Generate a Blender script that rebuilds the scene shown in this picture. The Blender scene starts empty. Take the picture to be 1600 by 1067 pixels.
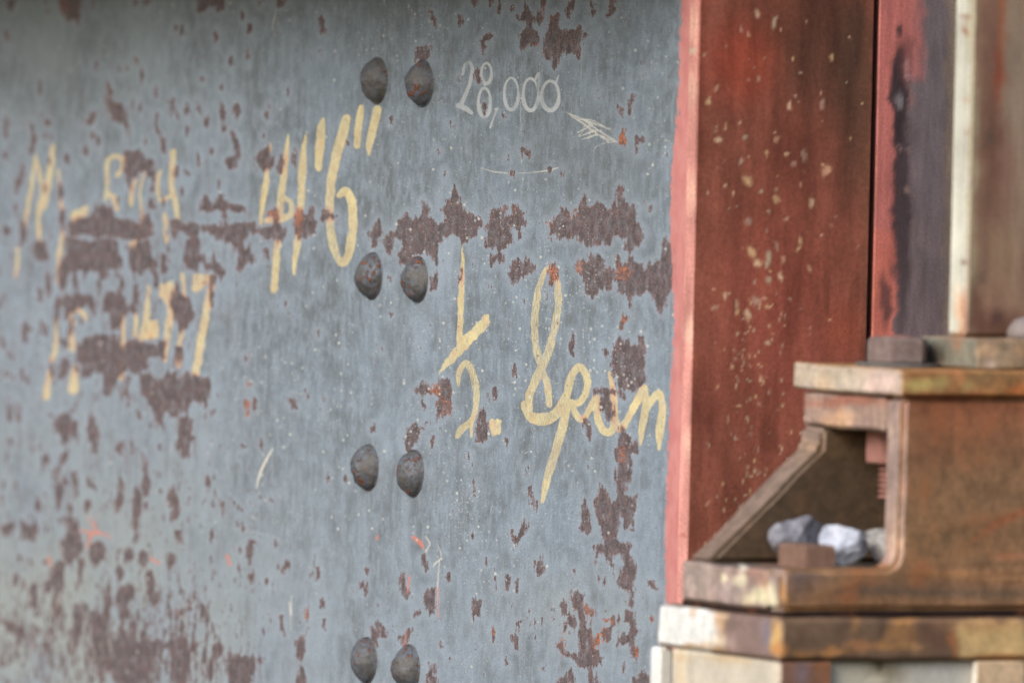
import bpy, bmesh, math, random
import numpy as np
from mathutils import Vector, Matrix

# ------------------------------------------------------------------ camera, sky, sun, exposure
W_PX, H_PX, F_PX = 1600.0, 1067.0, 14000.0      # photo size, focal length in photo pixels
PITCH, ROLL = math.radians(-1.26), math.radians(1.3)
FOCUS = 6.71
sc = bpy.context.scene
C = sc.collection
fwd = Vector((0, math.cos(PITCH), math.sin(PITCH)))
r0 = Vector((1, 0, 0)); u0 = Vector((0, -math.sin(PITCH), math.cos(PITCH)))
right = r0 * math.cos(ROLL) + u0 * math.sin(ROLL)
up = u0 * math.cos(ROLL) - r0 * math.sin(ROLL)
CAM = Vector((0, 0, 1.6))
cd = bpy.data.cameras.new('camera'); cam = bpy.data.objects.new('camera', cd); C.objects.link(cam)
cam.matrix_world = Matrix(((right.x, up.x, -fwd.x, CAM.x), (right.y, up.y, -fwd.y, CAM.y),
                           (right.z, up.z, -fwd.z, CAM.z), (0, 0, 0, 1)))
cd.sensor_width = 36; cd.lens = 36 * F_PX / W_PX
cd.clip_start = 0.1; cd.clip_end = 500
cd.dof.use_dof = True; cd.dof.focus_distance = FOCUS; cd.dof.aperture_fstop = 6.4
sc.camera = cam

SUN_EL, SUN_AZ = math.radians(31), math.atan2(-0.62, -0.80)    # azimuth of the sun measured as atan2(x, y)
sx, sy = math.sin(SUN_AZ) * math.cos(SUN_EL), math.cos(SUN_AZ) * math.cos(SUN_EL)
sdir = Vector((sx, sy, math.sin(SUN_EL)))
wd = bpy.data.worlds.new('World'); sc.world = wd; wd.use_nodes = True
nt = wd.node_tree
sky = nt.nodes.new('ShaderNodeTexSky'); sky.sky_type = 'NISHITA'; sky.sun_disc = False
sky.sun_elevation = SUN_EL; sky.sun_rotation = SUN_AZ
sky.air_density = 1.0; sky.dust_density = 3.0; sky.ozone_density = 1.0
nt.nodes['Background'].inputs[1].default_value = 0.12
nt.links.new(sky.outputs[0], nt.nodes['Background'].inputs[0])
sl = bpy.data.lights.new('sun', 'SUN'); sl.energy = 1.5; sl.angle = math.radians(28); sl.color = (1.0, 0.97, 0.94)
so = bpy.data.objects.new('sun', sl); C.objects.link(so)
so.rotation_euler = (-sdir).to_track_quat('-Z', 'Y').to_euler()
sc.view_settings.view_transform = 'Standard'; sc.view_settings.look = 'None'
sc.view_settings.exposure = 0.39; sc.view_settings.gamma = 1.0

# ------------------------------------------------------------------ projection helpers
Fw, Rt, Up, Cm = (np.array(v) for v in (fwd, right, up, CAM))
def ray(px, py):
    return fwd + right * ((px - W_PX / 2) / F_PX) - up * ((py - H_PX / 2) / F_PX)
def at_depth(px, py, d):
    return CAM + ray(px, py) * d
def on_plane(px, py, p, n):
    r = ray(px, py); return CAM + r * ((p - CAM).dot(n) / r.dot(n))
def project(P):                                   # (N,3) world points -> photo pixels
    D = P - Cm; z = D @ Fw
    return W_PX / 2 + F_PX * (D @ Rt) / z, H_PX / 2 - F_PX * (D @ Up) / z

B27 = math.radians(27)
N = Vector((-math.cos(B27), -math.sin(B27), 0))   # outward normal of the girder web
E = Vector((math.sin(B27), -math.cos(B27), 0))    # outward normal of the girder's end, runs toward the lens
Wd = -N                                           # to the right, along the end face
Bk = -E                                           # back, along the web
Z = Vector((0, 0, 1))
WEB_P = at_depth(800, 533, 6.72)

def srgb(*c):
    return tuple(((v / 255) / 12.92 if v / 255 <= .04045 else ((v / 255 + .055) / 1.055) ** 2.4) for v in c)

# ------------------------------------------------------------------ numpy noise
def vnoise(x, y, seed=0):
    xi = np.floor(x).astype(np.int64); yi = np.floor(y).astype(np.int64)
    xf = x - xi; yf = y - yi
    def h(a, b):
        n = (a * 374761393 + b * 668265263 + seed * 974634777) & 0xffffffff
        n = ((n ^ (n >> 13)) * 1274126177) & 0xffffffff
        return ((n ^ (n >> 16)) & 0xffff) / 65535.0
    u = xf * xf * (3 - 2 * xf); v = yf * yf * (3 - 2 * yf)
    a = h(xi, yi) * (1 - u) + h(xi + 1, yi) * u
    b = h(xi, yi + 1) * (1 - u) + h(xi + 1, yi + 1) * u
    return a * (1 - v) + b * v
def fbm(x, y, seed=0, oct=4):
    s = 0; a = .5; t = 0
    for i in range(oct):
        s = s + a * vnoise(x * 2 ** i, y * 2 ** i, seed + i * 17); t += a; a *= .5
    return s / t
def sstep(a, b, x):
    t = np.clip((x - a) / (b - a), 0, 1); return t * t * (3 - 2 * t)

# ------------------------------------------------------------------ surface maps of the web (rust, lettering, chalk)
X0, Y0, X1, Y1 = -60, -60, 1120, 1140
RW, RH = X1 - X0, Y1 - Y0
GX, GY = np.meshgrid(np.arange(RW) + X0, np.arange(RH) + Y0)
def layer(v=-30.): return np.full((RH, RW), v, np.float32)
def window(xs, ys, m):
    a = max(int(min(xs) - m) - X0, 0); b = min(int(max(xs) + m) - X0 + 2, RW)
    c = max(int(min(ys) - m) - Y0, 0); d = min(int(max(ys) + m) - Y0 + 2, RH)
    return slice(c, d), slice(a, b)
def seg_dist(x, y, ax, ay, bx, by):
    dx, dy = bx - ax, by - ay; L = dx * dx + dy * dy + 1e-9
    t = np.clip(((x - ax) * dx + (y - ay) * dy) / L, 0, 1)
    return np.hypot(x - ax - t * dx, y - ay - t * dy), t
def add_poly(L, pts, m=20, grow=0.):
    xs = [p[0] for p in pts]; ys = [p[1] for p in pts]
    w = window(xs, ys, m)
    x = GX[w].astype(np.float32); y = GY[w].astype(np.float32)
    if x.size == 0: return
    # wobble the outline a little
    x = x + 3.0 * (vnoise(x / 5, y / 9, 3) - .5); y = y + 5.0 * (vnoise(x / 4, y / 8, 4) - .5)
    d = np.full(x.shape, 1e3); ins = np.zeros(x.shape, bool)
    k = len(pts)
    for i in range(k):
        ax, ay = pts[i]; bx, by = pts[(i + 1) % k]
        d = np.minimum(d, seg_dist(x, y, ax, ay, bx, by)[0])
        if ay != by:
            c = ((ay > y) != (by > y)) & (x < (bx - ax) * (y - ay) / (by - ay) + ax); ins ^= c
    L[w] = np.maximum(L[w], np.where(ins, d, -d) + grow)
def add_stroke(L, pts, m=14, wob=1.0):
    """pts: (x, y, width), run through with a smooth curve"""
    if len(pts) > 2:
        q = [pts[0]] + list(pts) + [pts[-1]]; out = []
        for i in range(1, len(q) - 2):
            p0, p1, p2, p3 = (np.array(q[i + k], float) for k in (-1, 0, 1, 2))
            for t in (0, .25, .5, .75):
                out.append(tuple(.5 * ((2 * p1) + (p2 - p0) * t + (2 * p0 - 5 * p1 + 4 * p2 - p3) * t * t + (3 * p1 - p0 - 3 * p2 + p3) * t ** 3)))
        pts = out + [pts[-1]]
    for (ax, ay, aw), (bx, by, bw) in zip(pts[:-1], pts[1:]):
        w = window((ax, bx), (ay, by), m + max(aw, bw))
        x = GX[w].astype(np.float32); y = GY[w].astype(np.float32)
        if x.size == 0: continue
        x = x + wob * (vnoise(x / 7, y / 12, 8) - .5) * 2
        d, t = seg_dist(x, y, ax, ay, bx, by)
        L[w] = np.maximum(L[w], (aw + (bw - aw) * t) / 2 - d)
def add_ell(L, cx, cy, rx, ry, m=16):
    w = window((cx - rx, cx + rx), (cy - ry, cy + ry), m)
    x = GX[w].astype(np.float32); y = GY[w].astype(np.float32)
    if x.size == 0: return
    x = x + 2.2 * (vnoise(x / 3, y / 5, 11) - .5); y = y + 5 * (vnoise(x / 2.5, y / 6, 12) - .5)
    q = np.hypot((x - cx) / rx, (y - cy) / ry)
    L[w] = np.maximum(L[w], (1 - q) * min(rx, ry) * 1.4)
def gauss(cx, cy, rx, ry):
    return np.exp(-((GX - cx) / rx) ** 2 - ((GY - cy) / ry) ** 2).astype(np.float32)
def P(ox, oy, s, txt):
    out = []
    for part in txt.split(';'):
        v = [tuple(map(float, q.split(','))) for q in part.split()]
        if len(v) >= 3: out.append([(ox + a / s, oy + b / s) for a, b in v])
    return out

RUST = []
RUST += P(0, 0, 1, "12,0 27,0 22,18 14,20; 67,0 76,0 73,20; 90,-9 128,-9 127,28 121,44 117,32 106,33 95,28; 141,0 147,0 146,22; 207,0 214,0 210,15; 226,0 236,0 230,14; 305,-9 352,-9 350,15 341,18 335,10 325,13 308,18; 163,150 180,160 196,165 200,195 188,193 175,188 168,170; 355,198 372,215 377,240 370,262 355,262 352,250 365,240 362,215")
RUST += P(0, 0, 1, "195,235 225,235 230,250 240,250 243,270 240,285 225,268 212,278 200,280 192,270 195,250; 105,350 120,342 140,338 150,325 160,318 172,325 180,338 188,342 195,340 205,345 217,352 222,335 232,333 240,350 243,366 230,372 215,375 200,374 180,372 165,370 150,372 135,366 120,370 108,372; 103,370 125,372 140,377 155,373 180,373 185,390 192,410 190,420 178,422 170,420 165,437 158,437 155,425 140,420 133,432 128,422 115,425 105,435 100,460 92,455 88,430 95,415 100,395; 200,385 215,378 235,375 240,400 247,410 240,430 230,420 222,432 212,425 203,425 200,410; 250,395 262,400 263,425 255,430 248,420; 290,375 305,370 315,380 312,400 318,395 325,410 335,395 338,410 350,415 352,430 345,440 335,425 322,420 315,408 305,425 290,420 287,400")
RUST += P(0, 0, 1, "262,345 280,343 290,350 305,348 320,352 335,350 350,358 365,348 385,350 400,345 400,362 392,365 380,375 378,395 390,385 395,395 400,410 385,412 375,425 370,405 372,390 360,375 355,380 335,375 330,365 310,362 305,372 295,370 290,365 275,362; 312,320 318,305 328,312 335,318 342,305 350,305 355,318 362,325 350,330 335,328 325,332 312,328; 365,318 382,322 385,330 372,332 365,328; 225,322 235,310 242,315 244,325 235,328; 265,345 272,350 280,365 278,383 270,375 265,365; 52,380 60,375 70,378 76,390 74,405 60,410 52,400; 35,345 43,355 40,380 30,385; 195,278 205,283 208,300 200,296")
RUST += P(700, 0, 4, "410,110 470,70 475,15 500,50 530,90 575,70 580,-20 612,-20 600,110 575,175 550,150 530,130 530,180 565,200 565,250 530,285 480,300 450,318 445,230 485,180 490,140 430,130; 600,260 610,210 640,130 635,90 680,75 695,100 690,185 730,190 800,185 835,165 850,200 870,220 845,240 835,310 825,375 805,345 770,335 740,350 720,320 705,350 690,420 665,432 640,420 635,385 610,375 590,340; 735,40 740,15 790,10 785,50 765,90 755,130 735,90; 130,-10 190,-10 185,25 160,38 135,20; 255,-10 285,-10 262,45; 325,10 348,10 335,60 320,98 310,80; 385,45 420,50 415,75 390,68; 65,105 90,100 98,140 75,170 60,150; 215,230 245,205 275,230 265,250 235,255 215,265; 190,250 225,255 235,290 220,340 200,310; 1000,-10 1045,-10 1050,60 1030,95 1010,50; 890,0 920,20 905,60 915,90 895,125 885,90; 985,90 1005,95 995,110; 165,450 185,440 210,490 190,530 170,510; 65,470 80,510 65,505; 1130,595 1165,590 1150,650 1140,715 1125,700; 1070,665 1090,680 1088,725 1075,710; 1055,850 1090,810 1115,810 1125,880 1110,910 1060,895; 1165,850 1235,860 1220,885 1190,910 1190,975 1180,970 1170,890; 455,925 490,930 490,905 520,960 510,980 465,955 460,985; 360,1010 380,965 385,1010; 10,770 35,790 20,810; 925,565 945,570 940,620 930,600; 210,640 240,650 235,720 220,745; 340,720 365,725 350,745; 1215,450 1235,460 1225,480")
RUST += P(680, 260, 4, "90,215 120,115 145,190 150,240 180,235 200,290 275,315 285,370 250,430 215,450 190,480 165,490 150,450 110,430 80,440 45,450 20,500 0,540 -10,360 40,360 80,330 55,290 35,270 80,240; 345,255 385,265 400,285 445,245 440,310 480,310 500,350 480,370 485,470 450,500 420,520 400,540 370,520 320,510 315,440 320,380 345,320; 480,250 510,235 560,290 545,300 555,330 585,355 545,370 520,370 515,410 555,430 540,460 510,440 500,370 480,310; 350,545 430,550 430,610 400,600 370,600 360,640 340,620 335,575; 440,660 475,660 480,610 520,575 545,600 590,570 610,610 630,635 610,660 575,690 545,690 520,720 490,750 470,710; 690,340 735,370 745,320 780,290 785,245 815,270 850,330 860,260 880,270 870,310 905,270 900,220 935,170 950,210 945,245 975,250 1000,240 1010,205 1050,240 1080,280 1100,245 1140,230 1130,150 1150,115 1180,130 1175,190 1200,235 1270,255 1260,290 1250,340 1290,380 1305,440 1290,480 1250,510 1215,540 1180,520 1190,450 1110,435 1110,490 1070,505 1040,470 1010,510 1000,480 960,515 940,480 900,460 880,435 840,465 820,450 800,440 765,460 750,420 730,420 720,460 705,440 710,390; 875,610 910,580 950,590 965,535 1000,560 1015,530 1025,560 1060,580 1060,620 1100,640 1130,650 1130,570 1145,560 1155,600 1200,600 1205,560 1235,560 1250,600 1300,610 1310,650 1345,580 1360,620 1420,560 1415,470 1440,445 1500,520 1510,620 1480,720 1470,820 1450,810 1440,880 1420,935 1400,900 1380,860 1350,800 1320,780 1290,790 1255,820 1235,800 1215,880 1195,840 1180,800 1145,780 1140,720 1110,720 1105,770 1075,780 1060,755 1030,770 1010,800 980,830 950,800 935,770 935,730 920,690 895,660; 710,610 740,595 765,620 770,700 735,745 710,735; 1180,920 1215,930 1215,960 1190,980 1180,1015 1155,1015 1160,965; 475,25 490,30 485,70 460,55; 705,5 725,0 735,30 710,30; 50,50 70,50 62,90; 1335,250 1360,245 1345,285; 690,785 708,800 700,830; 320,735 345,740 330,750; -10,650 20,680 10,740 -10,750; 155,650 165,640 165,720 150,725")
RUST += P(350, 200, 4, "885,660 925,650 930,610 970,570 990,620 990,660 965,700 955,740 925,750 915,700; 980,700 1040,650 1065,650 1080,600 1110,570 1140,515 1160,570 1200,570 1235,540 1230,460 1250,440 1290,500 1290,560 1330,600 1370,590 1400,560 1390,660 1340,740 1335,850 1320,860 1300,790 1260,790 1210,790 1130,870 1110,850 1090,800 1110,740 1100,710 1070,690 1060,740 1050,800 1020,790 1000,740; 1310,900 1340,910 1335,950 1320,1020 1290,1010 1290,930; 185,180 215,150 250,130 290,100 295,260 270,270 235,275 220,230 190,210; 325,260 335,210 360,160 385,200 375,240 355,275; 420,180 440,130 460,180 435,240; 0,590 60,600 120,610 200,625 290,610 330,590 345,560 340,510 300,500 270,540 300,580 380,620 390,660 375,690 340,710 330,735 310,700 270,680 250,690 215,660 165,660 130,700 120,760 150,750 185,830 165,845 130,840 100,900 80,880 95,800 60,750 45,720 0,700; 430,570 460,500 495,510 520,540 550,480 575,520 560,560 590,575 580,620 570,660 530,680 510,700 460,690 440,640; 590,570 620,520 650,510 680,530 705,550 690,575 650,570 600,590; 250,750 285,750 280,820 255,830; 1370,270 1385,300 1375,320; 1330,140 1355,145 1345,165; 0,440 40,470 55,480 130,500 140,520 110,530 60,520 0,520; 1020,920 1050,930 1040,970")
RUST += P(0, 400, 4, "400,240 430,250 450,230 480,200 500,200 510,240 560,240 600,260 590,330 600,380 570,360 540,310 500,330 470,340 440,370 410,415 395,400 400,330 360,280; 640,260 680,210 720,230 740,190 770,240 790,300 830,290 830,200 860,170 880,240 870,300 850,370 790,340 770,400 750,460 700,470 680,420 690,350 640,370 630,350; 480,560 520,500 560,510 600,480 650,490 700,480 740,500 760,560 800,540 850,510 880,540 930,550 970,550 1010,510 1040,540 1030,640 960,630 930,640 910,660 930,700 890,720 850,750 800,720 770,740 740,760 720,790 700,830 690,870 665,880 640,850 650,770 640,730 600,730 545,760 510,740 500,680 480,640; 860,720 900,740 940,720 960,760 1000,770 1060,710 1090,760 1120,780 1160,720 1230,750 1300,760 1310,800 1290,900 1250,930 1215,900 1190,930 1180,990 1120,980 1100,1010 1060,1000 1040,970 1000,1060 960,1020 940,960 920,880 880,870; 1070,240 1110,160 1140,240 1190,270 1200,340 1220,380 1180,460 1130,470 1090,380 1060,300; 1310,120 1370,110 1340,200 1330,320 1310,270; 1100,570 1140,560 1150,640 1110,690 1090,640; 150,400 200,460 160,550 140,480; 260,410 290,430 290,500 250,490; 60,600 90,640 70,670; 130,690 155,750 140,790; 65,710 95,780 70,790; 35,850 70,980 80,1060 50,1000; 95,880 125,940 125,1040 105,1020; 300,170 325,200 310,260 290,240; -10,200 30,260 10,290; 425,400 460,400 455,480 435,490; 375,530 420,520 430,560 400,590; 380,610 430,650 430,740 380,770 370,700; 305,640 345,660 330,760 310,720; 775,760 800,750 820,860 800,910 780,860; 860,950 880,1000 860,1030; 350,990 440,980 470,1067 330,1067; 540,1040 570,970 610,1067; 1270,160 1295,170 1280,190; 1520,620 1545,630 1530,660; 690,100 770,120 750,150; 660,110 640,150 620,110")
RUST += P(0, 650, 4, "340,20 400,0 480,30 485,120 465,155 440,120 410,190 380,190 385,120 350,100; 540,60 570,0 600,20 620,90 610,160 610,240 585,240 575,180 540,150; 45,130 90,130 85,180 60,200; 1120,0 1190,0 1210,130 1190,220 1150,265 1125,260 1095,210 1090,180 1110,120; 725,210 770,150 780,190 755,245; 815,160 840,150 835,230 820,240; 245,270 290,235 315,270 260,325; 385,230 420,220 420,280 400,305 365,290; 330,330 355,330 355,400 335,400; 345,440 415,390 430,420 395,500 400,530 370,560 345,540; 435,350 480,340 490,420 500,490 480,500 450,430; 530,390 560,380 605,450 600,475 560,440; 745,390 765,390 775,510 750,610 720,610 720,520; 840,440 880,440 890,580 860,650 860,760 840,800 810,780 840,740 820,650 830,520; 885,230 905,240 910,330 940,400 930,500 895,500 890,420 890,330; 1030,540 1060,480 1070,410 1085,480 1120,530 1130,590 1110,640 1070,670 1060,640 1080,580; 1095,710 1135,710 1145,800 1110,790; 520,530 570,520 575,570 545,620; 400,640 440,620 480,650 500,680 490,730 520,760 530,800 510,850 440,930 390,880 380,800 415,720; 550,800 620,780 660,810 650,900 600,940 560,900; 0,690 80,660 90,700 30,770; 110,790 140,640 190,680 220,620 240,700 220,790 180,760; 765,850 800,810 840,850 830,890 780,920; 860,850 930,850 940,900 910,950 860,920; 1030,860 1090,850 1090,900 1060,970; 720,960 770,930 780,990 740,1040; 905,980 940,960 975,1060 910,1060; 320,930 400,890 410,1000 360,1060 310,1060; 490,880 530,870 520,1010 490,1000; 1540,770 1590,770 1600,860 1560,930 1540,880; 1365,500 1400,540 1385,630; 1465,530 1520,580 1510,610 1480,580; 75,380 110,400 95,460")
RUST += P(0, 800, 3.2, "280,260 330,260 320,400 290,410 285,560 260,650 250,640 270,420; 360,460 410,450 420,560 400,650 370,700 355,650 370,540; 450,500 520,490 540,560 545,700 570,640 600,560 640,600 700,640 780,630 830,650 900,620 940,600 945,660 1000,650 960,720 950,790 940,953 880,953 860,780 840,690 800,680 780,700 770,953 560,953 500,800 450,650 450,560; 0,650 60,660 190,650 240,660 300,740 330,700 420,740 450,650 560,953 0,953; 1070,650 1100,630 1120,700 1080,740 1070,760 1050,953 1010,953 1040,740; 1130,740 1150,700 1280,720 1280,780 1250,953 1140,953; 1480,650 1500,615 1520,640 1510,720 1490,740; 1500,750 1530,953 1470,953; 730,290 780,330 790,450 760,480 740,420; 940,490 970,400 990,350 980,420 960,490; 1005,460 1030,450 1055,550 1030,575 1015,540; 600,370 640,340 690,390 660,450 640,550 600,500 580,420; 530,350 560,360 560,480 540,600 510,520; 1245,300 1270,290 1270,350 1250,365; 225,340 260,340 250,410 220,400; 150,350 190,350 190,480 145,480; 110,330 135,330 125,400; 0,530 60,550 110,570 130,510 115,640 20,590; 390,250 420,250 415,330 390,320; 1400,520 1425,610 1400,570; 820,790 850,780 840,953 810,953; 900,450 920,480 900,600 885,600; 170,560 200,580 185,620")
RUST += P(400, 850, 4.917, "190,200 240,90 255,170 220,215; 65,270 100,240 100,300 75,300; 460,170 490,170 495,260 470,280; 835,180 870,175 860,245 840,230; 805,310 840,290 860,340 830,400; 495,420 525,410 525,480 500,480; 505,580 540,570 530,650; 180,560 210,550 215,620 230,700 210,710 185,620; 310,780 340,700 370,700 375,830 350,900 300,860; 330,910 370,950 400,1167 280,1167 320,970; 1100,340 1115,220 1140,220 1150,310 1180,370 1160,430 1120,400; 1290,400 1310,350 1370,350 1390,420 1370,540 1330,550 1310,510 1275,470; 1270,90 1295,70 1335,190 1310,205 1280,140; 880,660 900,590 960,590 990,640 990,710 970,710 950,640 940,780 920,800 890,730; 1095,700 1150,660 1190,635 1185,720 1130,810 1105,760; 1200,520 1230,500 1260,540 1210,570; 1465,260 1480,200 1500,230 1475,300; 1420,750 1450,800 1430,800; 745,330 765,370 750,380; 1310,1167 1330,920 1390,1040 1400,1167; 1475,870 1510,870 1500,910; 375,500 400,450 405,560 385,600; 945,460 965,490 955,515")
RUST += P(720, 850, 4.917, "1050,0 1320,0 1300,60 1345,160 1350,240 1330,300 1335,400 1320,480 1280,490 1300,400 1280,340 1240,350 1200,290 1180,200 1150,180 1120,120 1080,85 1070,130 1100,240 1110,280 1085,320 1060,260 1060,180 1035,100; 840,430 860,350 950,370 945,400 935,450 970,470 1000,500 1020,550 1040,500 1025,570 980,540 960,520 960,560 975,600 960,640 1010,660 1030,720 1055,700 1060,770 1020,800 1060,830 1100,860 1090,920 1040,930 1010,940 1010,990 1060,1010 1070,1167 1010,1167 980,1000 970,950 900,930 870,890 820,860 820,820 870,850 900,870 910,760 905,650 910,600 890,530 855,480; 770,470 790,410 810,450 820,520 880,570 905,610 880,660 850,650 820,610 790,680 800,760 790,850 740,790 735,760 780,740 775,650 820,590 800,540 770,570; 820,670 845,670 830,730; 1075,550 1150,570 1180,530 1195,600 1170,640 1160,720 1110,750 1080,690 1100,650 1150,630 1140,600 1080,590; 1265,510 1340,510 1340,650 1370,660 1360,700 1330,720 1340,790 1370,800 1360,870 1330,880 1310,820 1290,760 1240,770 1200,770 1200,740 1230,690 1290,670 1290,620 1250,590; 80,450 95,415 160,420 150,500 160,560 110,560 100,590 85,540; 230,660 250,620 270,670 250,740; 410,590 460,590 450,650 440,700 445,800 415,800 390,720 420,660; 520,640 545,590 550,620; 570,120 600,120 620,75 635,130 650,190 620,230 590,250 575,190; 260,260 275,250 295,340 280,340; 330,230 365,230 390,290 360,350 335,290; 415,290 450,270 450,340 430,370; 870,210 890,210 880,250; 1425,280 1480,275 1520,350 1490,370 1440,320; 1455,560 1490,560 1480,600; 1235,920 1255,900 1255,960 1240,990; 750,1040 800,1000 850,950 870,1000 900,1167 750,1167; 1310,1167 1320,1030 1370,1020 1380,960 1440,1010 1480,1167; 340,880 370,920 350,920; 610,930 650,940 630,980; 185,90 200,120 200,160; 1345,640 1375,650 1360,665")
RUST += P(700, 700, 4, "1060,-10 1180,-10 1190,30 1150,40 1150,100 1120,110 1140,150 1130,220 1110,280 1150,310 1170,300 1165,430 1155,510 1105,500 1090,440 1070,510 1040,560 1060,580 1150,590 1140,650 1170,720 1180,770 1160,850 1130,885 1090,880 1045,830 1040,750 1000,700 960,670 945,700 980,830 960,860 940,790 925,700 920,620 975,590 990,560 960,540 945,480 920,400 920,330 940,270 950,205 970,240 1000,290 1010,340 1050,330 1060,250 1045,170 1055,110; 830,370 850,320 880,380 880,450 905,500 890,540 860,540 825,500; 500,250 515,240 540,300 565,330 545,380 535,420 520,350; 400,510 430,560 475,430 495,500 470,560 430,590 410,640 400,560; 130,30 145,30 145,100; 480,120 495,120 490,180; 150,240 165,210 165,310; 225,680 245,680 240,730")
RUST += P(660, 460, 4, "1180,440 1200,300 1230,260 1260,300 1300,280 1310,320 1360,310 1350,260 1385,250 1385,380 1380,450 1400,540 1350,580 1320,620 1290,590 1240,590 1210,560; 1120,330 1160,340 1170,390 1140,380; 1070,590 1190,580 1240,600 1280,640 1260,660 1210,620 1180,640 1200,740 1195,790 1160,790 1130,740 1110,720 1110,660 1130,630 1080,625; 1000,760 1040,800 1070,870 1050,930 1020,860; 1220,900 1240,810 1300,900 1310,1067 1220,1067; 350,750 380,700 400,740 410,850 430,880 370,945 335,920 335,830; 100,520 180,530 190,620 180,680 200,760 150,740 130,780 95,730 90,640 60,600; -10,555 40,560 30,620 -10,610; 385,620 405,620 410,680 390,640; 430,580 460,580 485,640 450,660; 560,450 580,440 590,510 570,520; 920,330 940,230 950,270 945,350 960,410 930,390; 520,900 540,910 530,970; 75,730 100,740 90,820; 40,930 80,910 65,960; 1325,910 1350,930 1340,990 1320,960; 1210,960 1215,1010 1205,1000")
RUST += P(320, 440, 4, "1310,680 1350,640 1400,630 1415,700 1370,710 1330,700; 1260,910 1330,880 1360,920 1320,1000 1280,1067 1250,1040; 1400,980 1440,970 1420,1040; 525,740 550,700 575,790 550,800; 245,470 270,450 262,500; 500,100 515,120 500,160; 625,720 655,720 650,750; 738,720 752,720 745,750; 730,790 745,800 735,840; 1040,910 1060,890 1070,940 1040,940; 260,620 290,640 270,670; 245,740 290,740 280,790 250,790; 260,810 278,810 265,850; 225,1010 260,1030 240,1060; 25,800 45,800 40,840; -10,610 40,610 20,780 -10,780; 1155,200 1175,205 1165,225; 1360,750 1385,770 1370,800; 705,310 722,310 715,350")
RUST += P(400, 0, 4, "390,110 410,90 440,130 435,200 400,215; 120,40 130,-10 210,-10 160,50; 0,-10 60,-10 20,50; 985,370 1010,290 1050,275 1085,290 1085,370 990,390; 1085,70 1105,80 1130,120 1120,180 1095,130; 1260,110 1285,100 1290,150; 50,720 75,700 75,760; 835,740 845,735 845,780; 1200,770 1220,750 1235,800; 395,320 410,320 405,350")
ELL = [(380, 26, 2.5, 6), (390, 45, 5, 8), (285, 50, 4, 7), (275, 43, 2.5, 5), (361, 95, 3.5, 9), (387, 87, 3, 9), (338, 58, 2.5, 7), (10, 55, 3, 9),
       (222, 118, 3.5, 9), (213, 95, 3, 5), (150, 104, 3, 6), (188, 108, 2.5, 5), (316, 124, 3, 6), (346, 137, 3, 7), (62, 137, 3, 10), (245, 142, 3, 9),
       (145, 183, 5, 11), (135, 190, 3, 5), (208, 163, 3, 7), (219, 168, 3, 8), (268, 165, 4.5, 12), (292, 172, 4, 9), (311, 168, 3, 9), (322, 190, 3, 8),
       (348, 178, 4, 15), (370, 173, 5.5, 12), (294, 205, 3, 9), (8, 200, 4, 15), (74, 193, 7, 7), (143, 213, 4.5, 5), (153, 220, 3, 7), (134, 235, 5.5, 9),
       (104, 248, 4, 8), (227, 222, 3, 6), (310, 250, 3, 8), (330, 235, 3, 6), (10, 360, 6, 9), (25, 325, 3, 12), (95, 298, 5, 14), (97, 345, 5, 18),
       (285, 300, 3, 8), (293, 270, 5, 5), (275, 270, 4, 8), (256, 322, 4, 8), (75, 445, 4, 18), (341, 284, 2, 6), (90, 480, 5, 20), (118, 445, 5, 16),
       (155, 440, 4, 16), (190, 445, 4, 14), (245, 440, 4, 14)]
STREAK = [[(164, 120, 4), (170, 140, 6), (168, 160, 6)], [(199, 195, 5), (199, 215, 3)], [(246, 178, 5), (243, 195, 5), (251, 215, 5), (257, 237, 4)],
          [(47, 190, 6), (54, 215, 7), (48, 240, 6)], [(38, 260, 7), (30, 285, 9), (24, 302, 5)]]
rust = layer()
for p in RUST: add_poly(rust, p)
for e in ELL: add_ell(rust, *e)
for s in STREAK: add_stroke(rust, s, wob=2)
rng = np.random.default_rng(7)
def dens(x, y):
    d = .10
    if x < 430: d = .35 + (.45 if y > 620 else 0) + (.25 if x < 130 else 0)
    if y < 110: d *= .35
    if y > 940: d += .15
    if x > 950: d *= .5
    return d
k = 0
while k < 170:
    x, y = rng.uniform(-10, 1050), rng.uniform(-10, 1090)
    if rng.random() > dens(x, y): continue
    g = rng.random() ** 2
    big = 1.0 if x < 430 else .75
    add_ell(rust, x, y, (1.4 + 2.8 * g) * big, (2.8 + 8 * g * rng.uniform(.6, 1.3)) * big); k += 1
# paint left standing inside the rust
for (cx, cy, rx, ry) in [(986, 822, 3, 4), (1010, 732, 3, 8), (984, 838, 5, 12), (965, 885, 7, 20), (962, 590, 2.5, 5), (1012, 885, 4, 10), (940, 885, 8, 22), (972, 882, 3, 5)]:
    w = window((cx - rx, cx + rx), (cy - ry, cy + ry), 4)
    q = np.hypot((GX[w] - cx) / rx, (GY[w] - cy) / ry); rust[w] = np.minimum(rust[w], (q - 1) * min(rx, ry) * 1.5)

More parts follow.
